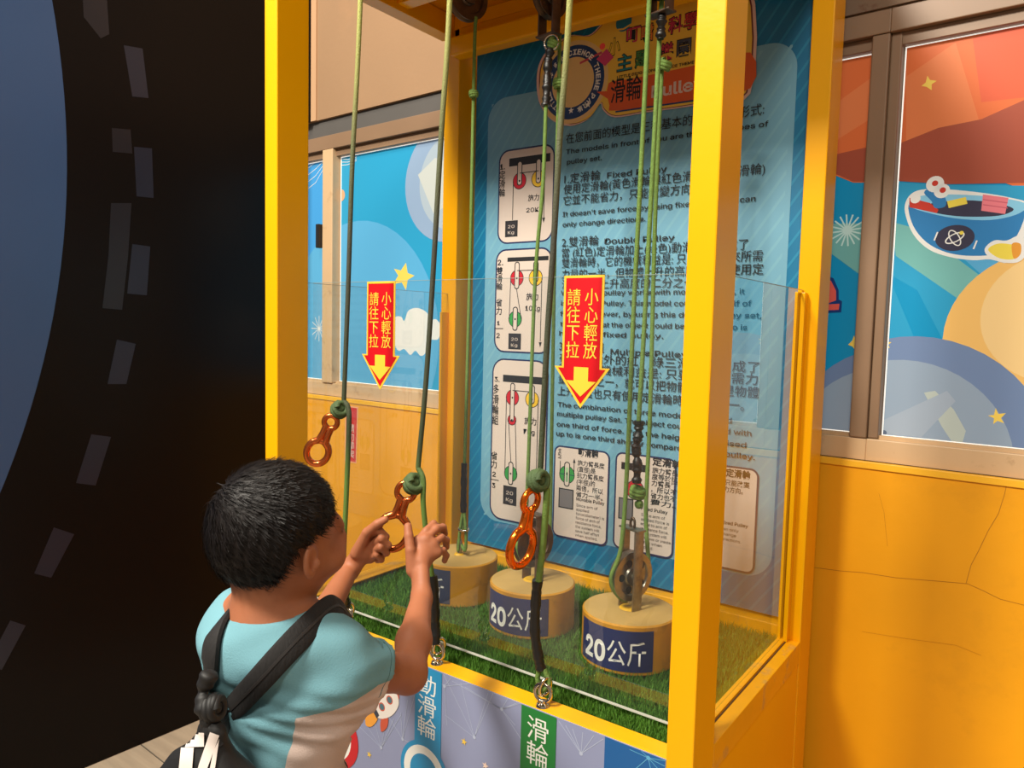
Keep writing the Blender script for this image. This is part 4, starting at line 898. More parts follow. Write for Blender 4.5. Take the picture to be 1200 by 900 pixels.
rB = [P(529, -40, YR), P(524, 60, YR), P(517, 160, YR), P(507, 330, YR), P(499, 450, YR), P(490, 548, YR)]
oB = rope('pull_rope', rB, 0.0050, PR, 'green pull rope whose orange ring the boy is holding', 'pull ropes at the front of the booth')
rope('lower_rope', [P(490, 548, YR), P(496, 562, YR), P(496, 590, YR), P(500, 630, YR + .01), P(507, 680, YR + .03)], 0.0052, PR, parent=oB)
knot('knot', P(485, 567, YR - .008), 0.0185, KM, oB, (0.8, -0.2, 0.6))
sleeve([P(507, 674, YR + .03), P(509, 700, YR + .035), P(510, 730, YR + .04), tuple(hB + (-.001, -.004, 0.040))], 0.0098, oB, seedv=5)
rC = [P(670, -40, YR), P(664, 60, YR), P(656, 160, YR), P(649, 280, YR), P(641, 400, YR), P(633, 555, YR)]
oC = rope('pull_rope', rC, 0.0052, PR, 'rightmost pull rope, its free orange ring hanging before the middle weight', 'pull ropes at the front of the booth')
rope('lower_rope', [P(633, 555, YR), P(640, 572, YR), P(640, 590, YR), P(636, 640, YR + .01), P(631, 682, YR + .02)], 0.0060, mat('lower_green_rope', (112, 140, 62), .7, var=.2, scale=90, bump=.8, bscale=420), parent=oC)
knot('knot', P(631, 563, YR - .01), 0.0175, KM, oC, (0.9, -0.2, 0.25))
sleeve([P(630, 680, YR + .02), P(628, 705, YR + .025), P(627, 740, YR + .03), P(631, 770, YR + .035), P(634, 784, YR + .04)], 0.0092, oC, seedv=8)
rope('tail_loop', [P(634, 780, YR + .04), P(630, 795, YR + .04), P(634, 806, YR + .04), tuple(hC + (0, 0, .030)), P(643, 800, YR + .04), P(638, 784, YR + .04)], 0.0048, GROPE, parent=oC)
lat = unit(cr * 0.9 + np.array((0, 0, 0.0)))
fig8(P(392, 485, 1.02), P(365, 546, 1.0), (0.62, 0.42, 0.3), 0.0335, 0.0195, BRONZE, 'worn bronze-orange ring on the leftmost rope, hanging just above the boy\'s head')
fig8(P(480, 563, 1.02), P(453, 647, 0.99), (0.66, 0.5, 0.3), 0.0410, 0.0230, BRONZE, 'orange ring gripped by the boy\'s left hand')
fig8(P(625, 571, 1.02), P(606, 668, 1.005), (0.10, 0.66, 0.03), 0.0405, 0.0240, ORANGE, 'shiny orange ring hanging free in front of the middle weight')
# ropes that carry the weights
g2 = 'green lifting ropes inside the booth'
o1 = rope('lifting_rope', [P(558, 20, 1.42), P(556, 60, 1.42), P(551, 300, 1.42), P(544, 560, 1.42), P(542, 620, 1.42)], 0.0042, GROPE, 'lifting rope with a small knot, running down to the leftmost weight', g2)
knot('knot', P(555, 110, 1.415), 0.0105, GROPE, o1, (0, 0, 1)); sleeve([P(544, 543, 1.415), P(543.5, 570, 1.415), P(543, 600, 1.415)], 0.0078, o1, seedv=11)
rope('end_loop', [P(544, 598, 1.415), P(546, 625, 1.415), P(545, 645, 1.415), (c1w[0], c1w[1], zt + .034), P(537, 645, 1.415), P(539, 622, 1.415), P(543, 598, 1.415)], 0.0040, GROPE, parent=o1)
bm = bmesh.new(); cc = P(543, 620, 1.413); ring(bm, cc, (1, 0, 0.0), (0, 1, 0.25), 0.014, 0.009, 0.003); bmobj('clamp', bm, CHROME, o1, True, 60)
o2 = rope('lifting_rope', [P(640, 118, 1.37), P(636, 220, 1.37), P(627, 330, 1.37), P(619, 545, 1.37), P(615, 620, 1.37), tuple(np.array(s2c) + (-.052 * .2, -.05, 0)), tuple(np.array(s2c) + (0, -0.02, -.050)), tuple(np.array(s2c) + (0.01, 0.035, -.036)), tuple(np.array(s2c) + (0.011, 0.05, 0.0)), P(645, 600, 1.44), P(647, 480, 1.44), P(651, 250, 1.43), P(655, 100, 1.42), P(656, 40, 1.42)], 0.0043, GROPE, 'lifting rope that loops under the pulley of the middle weight', g2, n=12)
knot('knot', P(655, 98, 1.415), 0.0125, GROPE, o2, (0, 0, 1)); knot('upper_knot', P(649, 51, 1.39), 0.0125, GROPE, o2, (0.6, 0, 1)); sleeve([P(645, 58, 1.385), P(642, 75, 1.38), P(641, 100, 1.375), P(639.5, 124, 1.37)], 0.0088, o2, seedv=21, amp=.5)
bm = bmesh.new(); ring(bm, P(646, 50, 1.385), (1, .2, 0), (0, 0, 1), 0.016, 0.016, 0.0026); bmobj('steel_ring', bm, CHROME, o2, True, 60)
s3 = np.array(s3c)
o3 = rope('lifting_rope', [P(762, -30, 1.30), P(758, 60, 1.30), P(750, 220, 1.31), P(742, 375, 1.32), P(735, 545, 1.33), P(728, 640, 1.335), tuple(s3 + (-.02, -.048, 0.0)), tuple(s3 + (-0.006, -0.018, -.048)), tuple(s3 + (0.008, 0.03, -.038)), tuple(s3 + (0.018, 0.047, 0.0)), P(757, 600, 1.43), P(762, 480, 1.43), P(768, 250, 1.42), P(776, 70, 1.42)], 0.0046, GROPE, 'lifting rope that loops under the pulley of the weight nearest the right post', g2, n=12)
knot('knot', P(779, 76, 1.41), 0.0125, GROPE, o3, (0.5, 0, 1)); 
o4 = rope('lifting_rope', [P(776, -10, 1.37), P(772, 60, 1.37), P(762, 250, 1.37), P(754, 400, 1.37), P(748, 500, 1.37)], 0.0048, GROPE, 'lifting rope ending in a long black sleeve above the right weight', g2)
sleeve([P(749, 493, 1.37), P(748, 510, 1.37), P(745.5, 524, 1.37), P(747, 545, 1.37), P(746, 566, 1.37)], 0.0092, o4, seedv=31, amp=.6)
knot('knot', P(747, 577, 1.37), 0.0150, GROPE, o4, (0.3, 0, 1)); knot('small_knot', P(749, 591, 1.37), 0.008, GROPE, o4, (1, 0, .3))
sleeve([P(776, 14, 1.36), P(775, 30, 1.36), P(774, 46, 1.36)], 0.0085, o4, 'upper_tape_sleeve', 33, .6)
bm = bmesh.new(); hk = np.array((c3w[0], c3w[1], zt + 0.176)); ring(bm, hk + (0, 0, 0.004), (1, -.3, 0), (0, 0, 1), 0.006, 0.012, 0.0028); bmobj('hook', bm, DSTEEL, o4, True, 60)
# ================================================================ BOY
class Field:
    def __init__(s, xs, ys, zs): s.xs, s.ys, s.zs = [np.asarray(a, np.float32) for a in (xs, ys, zs)]; s.F = np.full((len(xs), len(ys), len(zs)), 0.06, np.float32)
    def win(s, lo, hi):
        sl = []
        for ax, l, h in zip((s.xs, s.ys, s.zs), lo, hi): sl.append(slice(max(0, int(np.searchsorted(ax, l)) - 1), min(len(ax), int(np.searchsorted(ax, h)) + 1)))
        return tuple(sl)
    def op(s, fn, lo, hi, k, mode='add'):
        sl = s.win(lo, hi)
        if any(q.stop <= q.start for q in sl): return
        X = s.xs[sl[0]][:, None, None]; Y = s.ys[sl[1]][None, :, None]; Z = s.zs[sl[2]][None, None, :]
        d = fn(X, Y, Z).astype(np.float32); a = s.F[sl]
        if mode == 'sub': a = -a
        kk = max(k, 1e-5); h = np.clip(0.5 + 0.5 * (d - a) / kk, 0, 1); r = d * (1 - h) + a * h - kk * h * (1 - h)
        s.F[sl] = -r if mode == 'sub' else r
    def cap(s, a, b, ra, rb, k=0.01, mode='add', flat=None):
        """tapered capsule; flat=(axis vector, factor) squeezes it along that axis"""
        a = np.array(a, float); b = np.array(b, float); ab = b - a; L2 = max(ab @ ab, 1e-9)
        def fn(X, Y, Z):
            px, py, pz = X - a[0], Y - a[1], Z - a[2]; t = np.clip((px * ab[0] + py * ab[1] + pz * ab[2]) / L2, 0, 1)
            dx, dy, dz = px - t * ab[0], py - t * ab[1], pz - t * ab[2]
            if flat is not None:
                n, f = flat; q = (dx * n[0] + dy * n[1] + dz * n[2]) * (f - 1); dx, dy, dz = dx + q * n[0], dy + q * n[1], dz + q * n[2]
            return np.sqrt(dx * dx + dy * dy + dz * dz) - (ra + (rb - ra) * t)
        m = max(ra, rb) + 0.055; s.op(fn, np.minimum(a, b) - m, np.maximum(a, b) + m, k, mode)
    def ell(s, c, r, k=0.01, mode='add', R=None):
        c = np.array(c, float); r = np.array(r, float); R = np.eye(3) if R is None else np.array(R)
        def fn(X, Y, Z):
            d = (X - c[0], Y - c[1], Z - c[2]); q = [sum(R[i][j] * d[j] for j in range(3)) / r[i] for i in range(3)]
            k0 = np.sqrt(q[0] ** 2 + q[1] ** 2 + q[2] ** 2); k1 = np.sqrt((q[0] / r[0]) ** 2 + (q[1] / r[1]) ** 2 + (q[2] / r[2]) ** 2) + 1e-6
            return k0 * (k0 - 1) / k1
        m = r.max() + 0.055; s.op(fn, c - m, c + m, k, mode)
    def mesh(s, name):
        F = s.F; I = F < 0; A = [s.xs, s.ys, s.zs]
        C = I[:-1, :-1, :-1].astype(np.int8)
        C = sum(I[i:I.shape[0] - 1 + i, j:I.shape[1] - 1 + j, k:I.shape[2] - 1 + k].astype(np.int8) for i in (0, 1) for j in (0, 1) for k in (0, 1))
        act = (C > 0) & (C < 8); ix = np.argwhere(act); idx = np.full(C.shape, -1, np.int64); idx[act] = np.arange(len(ix))
        acc = np.zeros((len(ix), 3)); cnt = np.zeros(len(ix))
        for ax in range(3):
            o1, o2 = [q for q in range(3) if q != ax]
            for a in (0, 1):
                for b in (0, 1):
                    p = ix.copy(); p[:, o1] += a; p[:, o2] += b; q = p.copy(); q[:, ax] += 1
                    fa = F[p[:, 0], p[:, 1], p[:, 2]]; fb = F[q[:, 0], q[:, 1], q[:, 2]]; m = (fa < 0) != (fb < 0)
                    t = np.where(m, fa / (fa - fb + 1e-12), 0)
                    pos = np.stack([A[d][p[:, d]] + (t * (A[d][q[:, d]] - A[d][p[:, d]]) if d == ax else 0) for d in range(3)], 1)
                    acc[m] += pos[m]; cnt[m] += 1
        V = acc / cnt[:, None]; quads = []
        for ax in range(3):
            o1, o2 = (ax + 1) % 3, (ax + 2) % 3; sa = [slice(None)] * 3; sb = [slice(None)] * 3; sa[ax] = slice(0, -1); sb[ax] = slice(1, None)
            ch = I[tuple(sa)] != I[tuple(sb)]; e = np.argwhere(ch); e = e[(e[:, o1] > 0) & (e[:, o2] > 0) & (e[:, o1] < F.shape[o1] - 1) & (e[:, o2] < F.shape[o2] - 1)]
            def g(d1, d2): w = e.copy(); w[:, o1] -= d1; w[:, o2] -= d2; return idx[w[:, 0], w[:, 1], w[:, 2]]
            qd = np.stack([g(1, 1), g(0, 1), g(0, 0), g(1, 0)], 1); inside = I[e[:, 0], e[:, 1], e[:, 2]]; qd[~inside] = qd[~inside][:, ::-1]; quads.append(qd)
        Q = np.concatenate(quads); me = bpy.data.meshes.new(name)
        me.vertices.add(len(V)); me.vertices.foreach_set('co', V.astype(np.float32).ravel()); me.loops.add(Q.size); me.loops.foreach_set('vertex_index', Q.astype(np.int32).ravel())
        me.polygons.add(len(Q)); me.polygons.foreach_set('loop_start', (np.arange(len(Q)) * 4).astype(np.int32)); me.update(calc_edges=True); me.validate(); smooth(me); return me
def axis(segs):                                # [(start, end, step)...] stitched
    out = []
    for a, b, st in segs:
        n = max(1, int(round((b - a) / st))); out += list(np.linspace(a, b, n, endpoint=False))
    return np.array(out + [segs[-1][1]])

def V3(*a): return np.array(a, float)
BX, BY = -0.84, 0.60
HC = V3(-0.828, 0.606, H - 0.283)              # head centre
SL, SR = V3(-0.892, 0.594, H - 0.419), V3(-0.742, 0.645, H - 0.458)      # shoulder joints
NB = V3(-0.826, 0.590, H - 0.396)
ER, WR = np.array(P(478, 790, 0.785)), np.array(P(494, 700, 0.925))
EL, WL = V3(-0.945, 0.740, H - 0.535), np.array(P(409, 668, 0.955))
PEL = V3(-0.812, 0.570, 0.655); CH = (SL + SR) / 2 + V3(-0.005, -0.005, -0.06)
Sx = unit(SR - SL); Sy = unit(np.cross((0, 0, 1.0), Sx))          # body right, body forward
def hand(Fd, wrist, palm, kn, fingers, thumb, r, nrm):
    Fd.cap(wrist, palm, 0.0185, 0.019, 0.012, flat=(nrm, 1.35)); 
    for k in kn: Fd.cap(palm, k, 0.0165, 0.0092, 0.008, flat=(nrm, 1.15))
    for a, b in zip(kn, kn[1:]): Fd.cap(a, b, 0.0092, 0.0090, 0.006)
    for f, rr in fingers:
        for i in range(len(f) - 1): Fd.cap(f[i], f[i + 1], rr * (1 - .06 * i), rr * (1 - .06 * (i + 1)), 0.0022)
    for i in range(len(thumb) - 1): Fd.cap(thumb[i], thumb[i + 1], (0.0125, 0.0092, 0.0082)[i], (0.0092, 0.0082, 0.0072)[i], 0.006 if i == 0 else 0.002)
hx0, hx1 = -1.17, -0.86
F = Field(axis([(-1.20, -1.14, .006), (-1.14, -0.84, .0021), (-0.84, -0.775, .0035), (-0.775, -0.740, .0018), (-0.740, -0.58, .004), (-0.58, -0.54, .006)]), axis([(0.40, 0.50, .006), (0.50, 0.72, .004), (0.72, 0.88, .0045), (0.88, 1.06, .0021)]), axis([(0.0, 0.72, .009), (0.72, 0.90, .0045), (0.90, 1.10, .0024), (1.10, 1.26, .004)]))
# head
F.ell(HC + (0, -.004, .012), (.066, .078, .077), .01); F.ell(HC + (0, .024, -.030), (.056, .058, .060), .03); F.ell(HC + (0, .044, -.064), (.030, .028, .026), .03)
F.ell(HC + (0, .082, -.010), (.046, .012, .030), .02)
F.cap(HC + (0, .086, -.004), HC + (0, .096, -.026), .006, .0085, .012)                    # nose
for s in (-1, 1):
    F.ell(HC + (s * .029, .078, -.006), (.013, .010, .007), .008, 'sub'); F.ell(HC + (s * .029, .073, -.006), (.0115, .0115, .0115), .003)
    F.ell(HC + (s * .034, .062, -.040), (.024, .022, .022), .02)                          # cheeks
    e = HC + V3(s * .0700, .002, -.026)
    Re = np.array(Matrix.Rotation(math.radians(24 * s), 3, 'Z')).T
    F.ell(e, (.0062, .0160, .0235), .004, R=Re); F.ell(e + (s * .0065, .001, .003), (.0055, .0095, .0155), .002, 'sub', R=Re)
    F.ell(e + (s * .002, .010, -.004), (.004, .005, .006), .003)
F.cap(HC + (-.014, .089, -.050), HC + (.014, .089, -.050), .005, .005, .006); F.cap(HC + (-.013, .0945, -.050), HC + (.013, .0945, -.050), .0012, .0012, .002, 'sub')
# neck, trunk
F.cap(HC + (0, -.014, -.052), NB + (0, 0, -.03), .042, .046, .03)
F.cap(NB + V3(0, 0, -.02), SL + (0.02, 0, .005), .038, .036, .035); F.cap(NB + V3(0, 0, -.02), SR + (-.02, 0, .005), .038, .036, .035)
F.ell(CH, (.100, .070, .110), .04, R=np.array([Sx, Sy, (0, 0, 1)])); F.cap(CH + (0, 0, -.05), PEL, .082, .080, .04, flat=(Sy, 1.3))
F.ell(PEL, (.098, .074, .075), .04, R=np.array([Sx, Sy, (0, 0, 1)]))
for s, S_ in ((-1, SL), (1, SR)): F.ell(S_, (.040, .040, .040), .03)
# legs
for s in (-1, 1):
    hp = PEL + Sx * s * .048 + (0, 0, -.03); kn = V3(hp[0] + s * .01, hp[1] + .015, 0.335); an = V3(kn[0] + s * .004, kn[1] - .025, 0.075)
    F.cap(hp, kn, .062, .042, .03); F.cap(kn, an, .040, .026, .02); F.cap(an, an + V3(0, .09, -.045), .028, .024, .02)
# arms
F.cap(SR, ER, .036, .0265, .02); F.cap(ER, (ER * .6 + WR * .4), .0265, .0262, .016); F.cap((ER * .6 + WR * .4), WR, .0262, .0178, .016)
F.cap(SL, EL, .034, .0265, .02); F.cap(EL, (EL * .6 + WL * .4), .0265, .0258, .016); F.cap((EL * .6 + WL * .4), WL, .0258, .0180, .016)
# right hand, open and about to close, back of the hand towards us
pR = np.array(P(492, 658, .955)); nR = unit(np.cross(V3(*P(505, 640, .97)) - V3(*P(478, 650, .97)), (0, 0, 1)))
knR = [np.array(P(*q)) for q in ((490, 634, .965), (499, 632, .975), (507, 638, .982), (512, 647, .985))]
fR = [([knR[0], P(500, 622, .985), P(508, 614, 1.005), P(513, 618, 1.02)], .0080), ([knR[1], P(511, 620, 1.0), P(519, 618, 1.02), P(521, 626, 1.03)], .0080),
      ([knR[2], P(517, 630, 1.005), P(523, 633, 1.02), P(523, 641, 1.028)], .0076), ([knR[3], P(519, 645, 1.0), P(523, 651, 1.012), P(521, 657, 1.018)], .0068)]
thR = [P(484, 668, .94), P(481, 645, .94), P(479, 628, .945), P(478, 617, .95)]
hand(F, WR, pR, knR, [([np.array(q) for q in f], r) for f, r in fR], [np.array(q) for q in thR], .008, nR)
# left hand closed on the ring
pL = np.array(P(427, 645, .970)); nL = unit(cf)
knL = [np.array(P(*q)) for q in ((432, 627, .972), (436, 637, .975), (436, 646, .978), (434, 654, .98))]
fL = [([knL[0], P(444, 621, .968), P(452, 629, .978), P(446, 635, .992)], .0080), ([knL[1], P(447, 631, .967), P(455, 639, .980), P(448, 644, .994)], .0078),
      ([knL[2], P(446, 641, .967), P(453, 648, .982), P(447, 651, .994)], .0074), ([knL[3], P(441, 650, .970), P(447, 656, .984), P(442, 657, .994)], .0066)]
thL = [P(418, 648, .955), P(430, 624, .955), P(442, 614, .960), P(451, 609, .968)]
hand(F, WL, pL, knL, [([np.array(q) for q in f], r) for f, r in fL], [np.array(q) for q in thL], .008, nL)
SKIN = mat('skin', (168, 104, 72), 0.55, var=0.06, scale=30, bump=0.12, bscale=300, spec=0.35)
SKIN.node_tree.nodes['Principled BSDF'].inputs['Subsurface Weight'].default_value = 0.12
SKIN.node_tree.nodes['Principled BSDF'].inputs['Subsurface Radius'].default_value = (0.02, 0.008, 0.004)
BOY = thing('person', 'small boy in a pale turquoise T-shirt reaching for an orange pull ring, seen from behind', 'person', (BX, BY, 0))
body = link('body', F.mesh('body'), BOY, SKIN)
for s in (-1, 1):
    c = HC + V3(s * .026, .0695, -.008)
    bm = bmesh.new(); bmesh.ops.create_uvsphere(bm, u_segments=16, v_segments=10, radius=.0098, matrix=Matrix.Translation(c)); eb = bmobj('eye', bm, mat('eye_white', (235, 230, 225), .2), BOY, True, 80)
    bm = bmesh.new(); bmesh.ops.create_uvsphere(bm, u_segments=12, v_segments=8, radius=.0048, matrix=Matrix.Translation(c + V3(0, .0062, 0))); bmobj('pupil', bm, mat('pupil_brown', (30, 18, 12), .15), eb, True, 80)
    tube('eyebrow', [HC + V3(s * .012, .0835, .010), HC + V3(s * .024, .0835, .013), HC + V3(s * .036, .0765, .010)], .0016, mat('eyebrow_dark', (25, 18, 15), .7), BOY, 6)
# ---- hair: shaped cap with strands
HAIR = mat('black_hair', (24, 17, 14), 0.5, spec=0.35, bump=0.6, bscale=110, stretch=(1, 1, 0.12))
Fh = Field(axis([(-0.96, -0.72, .0036)]), axis([(0.47, 0.72, .0036)]), axis([(H - .39, H - .15, .0036)]))
def hairf(X, Y, Z):
    c = HC + V3(0, -.003, .010); r = V3(.0765, .0885, .0885)
    q = [(X - c[0]) / r[0], (Y - c[1]) / r[1], (Z - c[2]) / r[2]]
    k0 = np.sqrt(q[0] ** 2 + q[1] ** 2 + q[2] ** 2); k1 = np.sqrt((q[0] / r[0]) ** 2 + (q[1] / r[1]) ** 2 + (q[2] / r[2]) ** 2) + 1e-6
    d = k0 * (k0 - 1) / k1; a = np.arctan2(X - c[0], Y - c[1])
    ridge = np.maximum(0, 0) + 0.0011 * np.sin(a * 34 + (Z - c[2]) * 60) + 0.0008 * np.sin(a * 71 - (Z - c[2]) * 130)
    w = HC + V3(-0.028, -.056, .062)            # whorl at the crown
    d = d + ridge * np.clip((c[2] + .085 - Z) / .05, 0, 1) + 0.004 * np.exp(-((X - w[0]) ** 2 + (Y - w[1]) ** 2 + (Z - w[2]) ** 2) / .0002)
    # hairline: low at the nape, above the ears, fringe in front; the sides taper in
    f = (Y - HC[1]); side = np.abs(X - HC[0])
    line = HC[2] + np.where(f > 0.012, 0.006 + (f - .012) * 0.30, np.where(f > -0.020, -0.010 + (f + .020) * 0.5, -0.010 - (-.020 - f) * 3.4))
    line = np.maximum(line, HC[2] - .088)
    cut = line - Z
    taper = np.clip((line + .045 - Z) / .045, 0, 1) * np.where(f > -.06, .0060, .0035)
    return np.maximum(d + taper, cut) + 0.0 * X
Fh.op(hairf, (-1, .4, 1.0), (-.7, .8, 1.3), 1e-4)
hair = link('hair', Fh.mesh('hair'), BOY, HAIR)
def strands():
    r = np.random.default_rng(7); hv = np.zeros(len(hair.data.vertices) * 3, np.float32); hair.data.vertices.foreach_get('co', hv); hv = hv.reshape(-1, 3)
    hn = np.zeros(len(hv) * 3, np.float32); hair.data.vertices.foreach_get('normal', hn); hn = hn.reshape(-1, 3)
    out = np.linalg.norm((hv - HC) / V3(.072, .083, .084), axis=1); keep = np.where((out > .93) & (hn[:, 2] > -.75))[0]
    N = 9000; pick = r.choice(keep, N); p = hv[pick]; n = hn[pick]; w0 = HC + V3(-0.028, -.056, .066)
    t = p - w0; t -= n * (t * n).sum(1)[:, None]; t /= np.linalg.norm(t, axis=1)[:, None] + 1e-6
    sw = np.cross(n, t) * 0.35; t = t + sw; t[:, 2] -= .35 * (p[:, 2] < HC[2] + .05); t -= n * (t * n).sum(1)[:, None]; t /= np.linalg.norm(t, axis=1)[:, None] + 1e-6
    L = r.uniform(.012, .026, N)[:, None]; lift = r.uniform(.0004, .0026, N)[:, None]; wd = np.cross(n, t) * r.uniform(.0003, .0007, N)[:, None]; j = r.normal(0, .12, (N, 3)) 
    t = t + j; a = p - n * .0006; b = p + t * L * .5 + n * lift; c = p + t * L + n * lift * r.uniform(-.4, 1.0, N)[:, None] - n * L * .10
    v = np.stack([a - wd, a + wd, b + wd * .8, b - wd * .8, c], 1).astype(np.float32); k = np.arange(N) * 5
    me = bpy.data.meshes.new('hair_strands'); me.from_pydata([tuple(q) for q in v.reshape(-1, 3).tolist()], [], [(i, i + 1, i + 2, i + 3) for i in k.tolist()] + [(i + 3, i + 2, i + 4) for i in k.tolist()])
    m = mat('hair_strand', (20, 14, 12), 0.55, spec=0.25); o = link('hair_strand', me, hair, m); o['kind'] = 'stuff'
strands()
# ---- T-shirt
Ft = Field(axis([(-1.06, -0.60, .0042)]), axis([(0.42, 0.86, .0042)]), axis([(0.58, 1.06, .0042)]))
RB = np.array([Sx, Sy, (0, 0, 1)])
Ft.cap(NB + V3(0, -.002, -.026), SL + (0.01, 0, .004), .044, .044, .03); Ft.cap(NB + V3(0, -.002, -.026), SR + (-.01, 0, .004), .044, .044, .03)
Ft.ell(NB + V3(0, -.010, -.034), (.082, .064, .044), .03, R=RB); Ft.ell(CH, (.112, .082, .122), .03, R=RB); Ft.cap(CH + (0, 0, -.06), PEL + (0, 0, -.01), .096, .100, .04, flat=(Sy, 1.28))
dR = unit(ER - SR); dL = unit(EL - SL)
for S_, d_, l_ in ((SR, dR, .076), (SL, dL, .080)):
    Ft.cap(S_, S_ + d_ * l_, .043, .047, .028)
    Ft.cap(S_ + V3(0, 0, -.012), S_ + d_ * l_ + V3(0, 0, -.020), .040, .044, .02)
    e_ = S_ + d_ * l_
    Ft.op(lambda X, Y, Z, e_=e_, d_=d_: -((X - e_[0]) * d_[0] + (Y - e_[1]) * d_[1] + (Z - e_[2]) * d_[2]), e_ - .062, e_ + .075, .002, 'sub') if False else None
def fold(X, Y, Z):
    u = (X - CH[0]) * Sx[0] + (Y - CH[1]) * Sx[1]; z = Z - CH[2]
    return 0.0050 * np.sin(38 * u + 30 * z + 1.2) * np.clip(.5 - z * 3, 0, 1) + 0.0034 * np.sin(80 * u + 14 * np.sin(z * 22)) * np.clip(.45 - z * 4, .1, 1) + .0018 * np.sin(z * 95 - u * 40) + 0.0 * X
Xg = Ft.xs[:, None, None]; Yg = Ft.ys[None, :, None]; Zg = Ft.zs[None, None, :]
Ft.F += fold(Xg, Yg, Zg).astype(np.float32)
# open sleeve ends, neck opening and hem
for S_, d_, l_ in ((SR, dR, .060), (SL, dL, .066)):
    e_ = S_ + d_ * l_; d_ = unit(d_ + V3(0, 0, -.30))
    def plane(X, Y, Z, e_=e_, d_=d_):
        t = (X - e_[0]) * d_[0] + (Y - e_[1]) * d_[1] + (Z - e_[2]) * d_[2]
        rr = np.sqrt((X - e_[0] - t * d_[0]) ** 2 + (Y - e_[1] - t * d_[1]) ** 2 + (Z - e_[2] - t * d_[2]) ** 2)
        return np.maximum(-t, rr - .085)
    Ft.op(plane, e_ - .09, e_ + .12, .001, 'sub'); Ft.cap(e_ - d_ * .018, e_ + d_ * .03, .036, .040, .003, 'sub')
Ft.ell(NB + V3(.004, 0.010, .044), (.060, .068, .052), .004, 'sub'); 
Ft.op(lambda X, Y, Z: (Z - 0.615) + 0 * X + 0 * Y, (-2, -2, .5), (0, 2, .70), .001, 'sub')
SH = mat('turquoise_jersey', (116, 164, 176), 0.85, var=0.05, scale=14, bump=0.25, bscale=500, spec=0.2)
def shirt_panels(m):
    """sewn side panels and stripes, by position round the trunk"""
    nt = m.node_tree; b = nt.nodes['Principled BSDF']; src = b.inputs['Base Color'].links[0].from_socket
    g = nt.nodes.new('ShaderNodeNewGeometry')
    def dot(v, off):
        d = nt.nodes.new('ShaderNodeVectorMath'); d.operation = 'DOT_PRODUCT'; nt.links.new(g.outputs['Position'], d.inputs[0]); d.inputs[1].default_value = tuple(v)
        s = nt.nodes.new('ShaderNodeMath'); s.operation = 'SUBTRACT'; nt.links.new(d.outputs['Value'], s.inputs[0]); s.inputs[1].default_value = off; return s.outputs[0]
    def op(o, a, c):
        n = nt.nodes.new('ShaderNodeMath'); n.operation = o
        for i, q in enumerate((a, c)):
            if isinstance(q, (int, float)): n.inputs[i].default_value = q
            else: nt.links.new(q, n.inputs[i])
        return n.outputs[0]
    u = dot(Sx, float(CH @ Sx)); v = dot(Sy, float(CH @ Sy)); z = dot((0, 0, 1), float(CH[2]))
    zz = op('ADD', z, op('MULTIPLY', op('ABSOLUTE', op('ADD', v, -0.012), 0), 0.20))
    low = op('LESS_THAN', zz, 0.020); side = op('MULTIPLY', low, op('GREATER_THAN', op('ABSOLUTE', u, 0), 0.064))
    cols = nt.nodes.new('ShaderNodeValToRGB'); cols.color_ramp.interpolation = 'CONSTANT'; e = cols.color_ramp.elements
    sc_ = op('ADD', op('MULTIPLY', v, 5.0), 0.5); sc_ = op('MINIMUM', sc_, op('ADD', op('MULTIPLY', z, -8.0), 0.14)); nt.links.new(sc_, cols.inputs['Fac'])
    pale, blk, gg = s2l((206, 184, 174)) + (1,), s2l((18, 18, 20)) + (1,), s2l((92, 104, 92)) + (1,)
    e[0].position = 0; e[0].color = pale; e[1].position = .5 + 5 * .020; e[1].color = blk
    for p, c in ((.028, pale), (.040, blk), (.052, gg)): q = e.new(.5 + 5 * p); q.color = c
    mx = nt.nodes.new('ShaderNodeMix'); mx.data_type = 'RGBA'; nt.links.new(side, mx.inputs[0]); nt.links.new(src, mx.inputs[6]); nt.links.new(cols.outputs['Color'], mx.inputs[7]); 
    hem = op('LESS_THAN', op('ABSOLUTE', op('SUBTRACT', dot(unit(dR + V3(0, 0, -.30)), float(SR @ unit(dR + V3(0, 0, -.30)))), 0.046), 0), 0.0008)
    hem = op('MULTIPLY', op('MULTIPLY', hem, op('GREATER_THAN', u, 0.085)), op('GREATER_THAN', z, 0.0))
    m3 = nt.nodes.new('ShaderNodeMix'); m3.data_type = 'RGBA'; nt.links.new(hem, m3.inputs[0]); nt.links.new(mx.outputs[2], m3.inputs[6]); m3.inputs[7].default_value = s2l((70, 112, 116)) + (1,)
    nt.links.new(m3.outputs[2], b.inputs['Base Color'])
shirt_panels(SH)
shirt = link('tshirt', Ft.mesh('tshirt'), BOY, SH)
# collar and sleeve hems
def ring_on(c, u, v, ru, rv, n=40): return torus_pts(c, unit(u), unit(v), ru, rv, n)
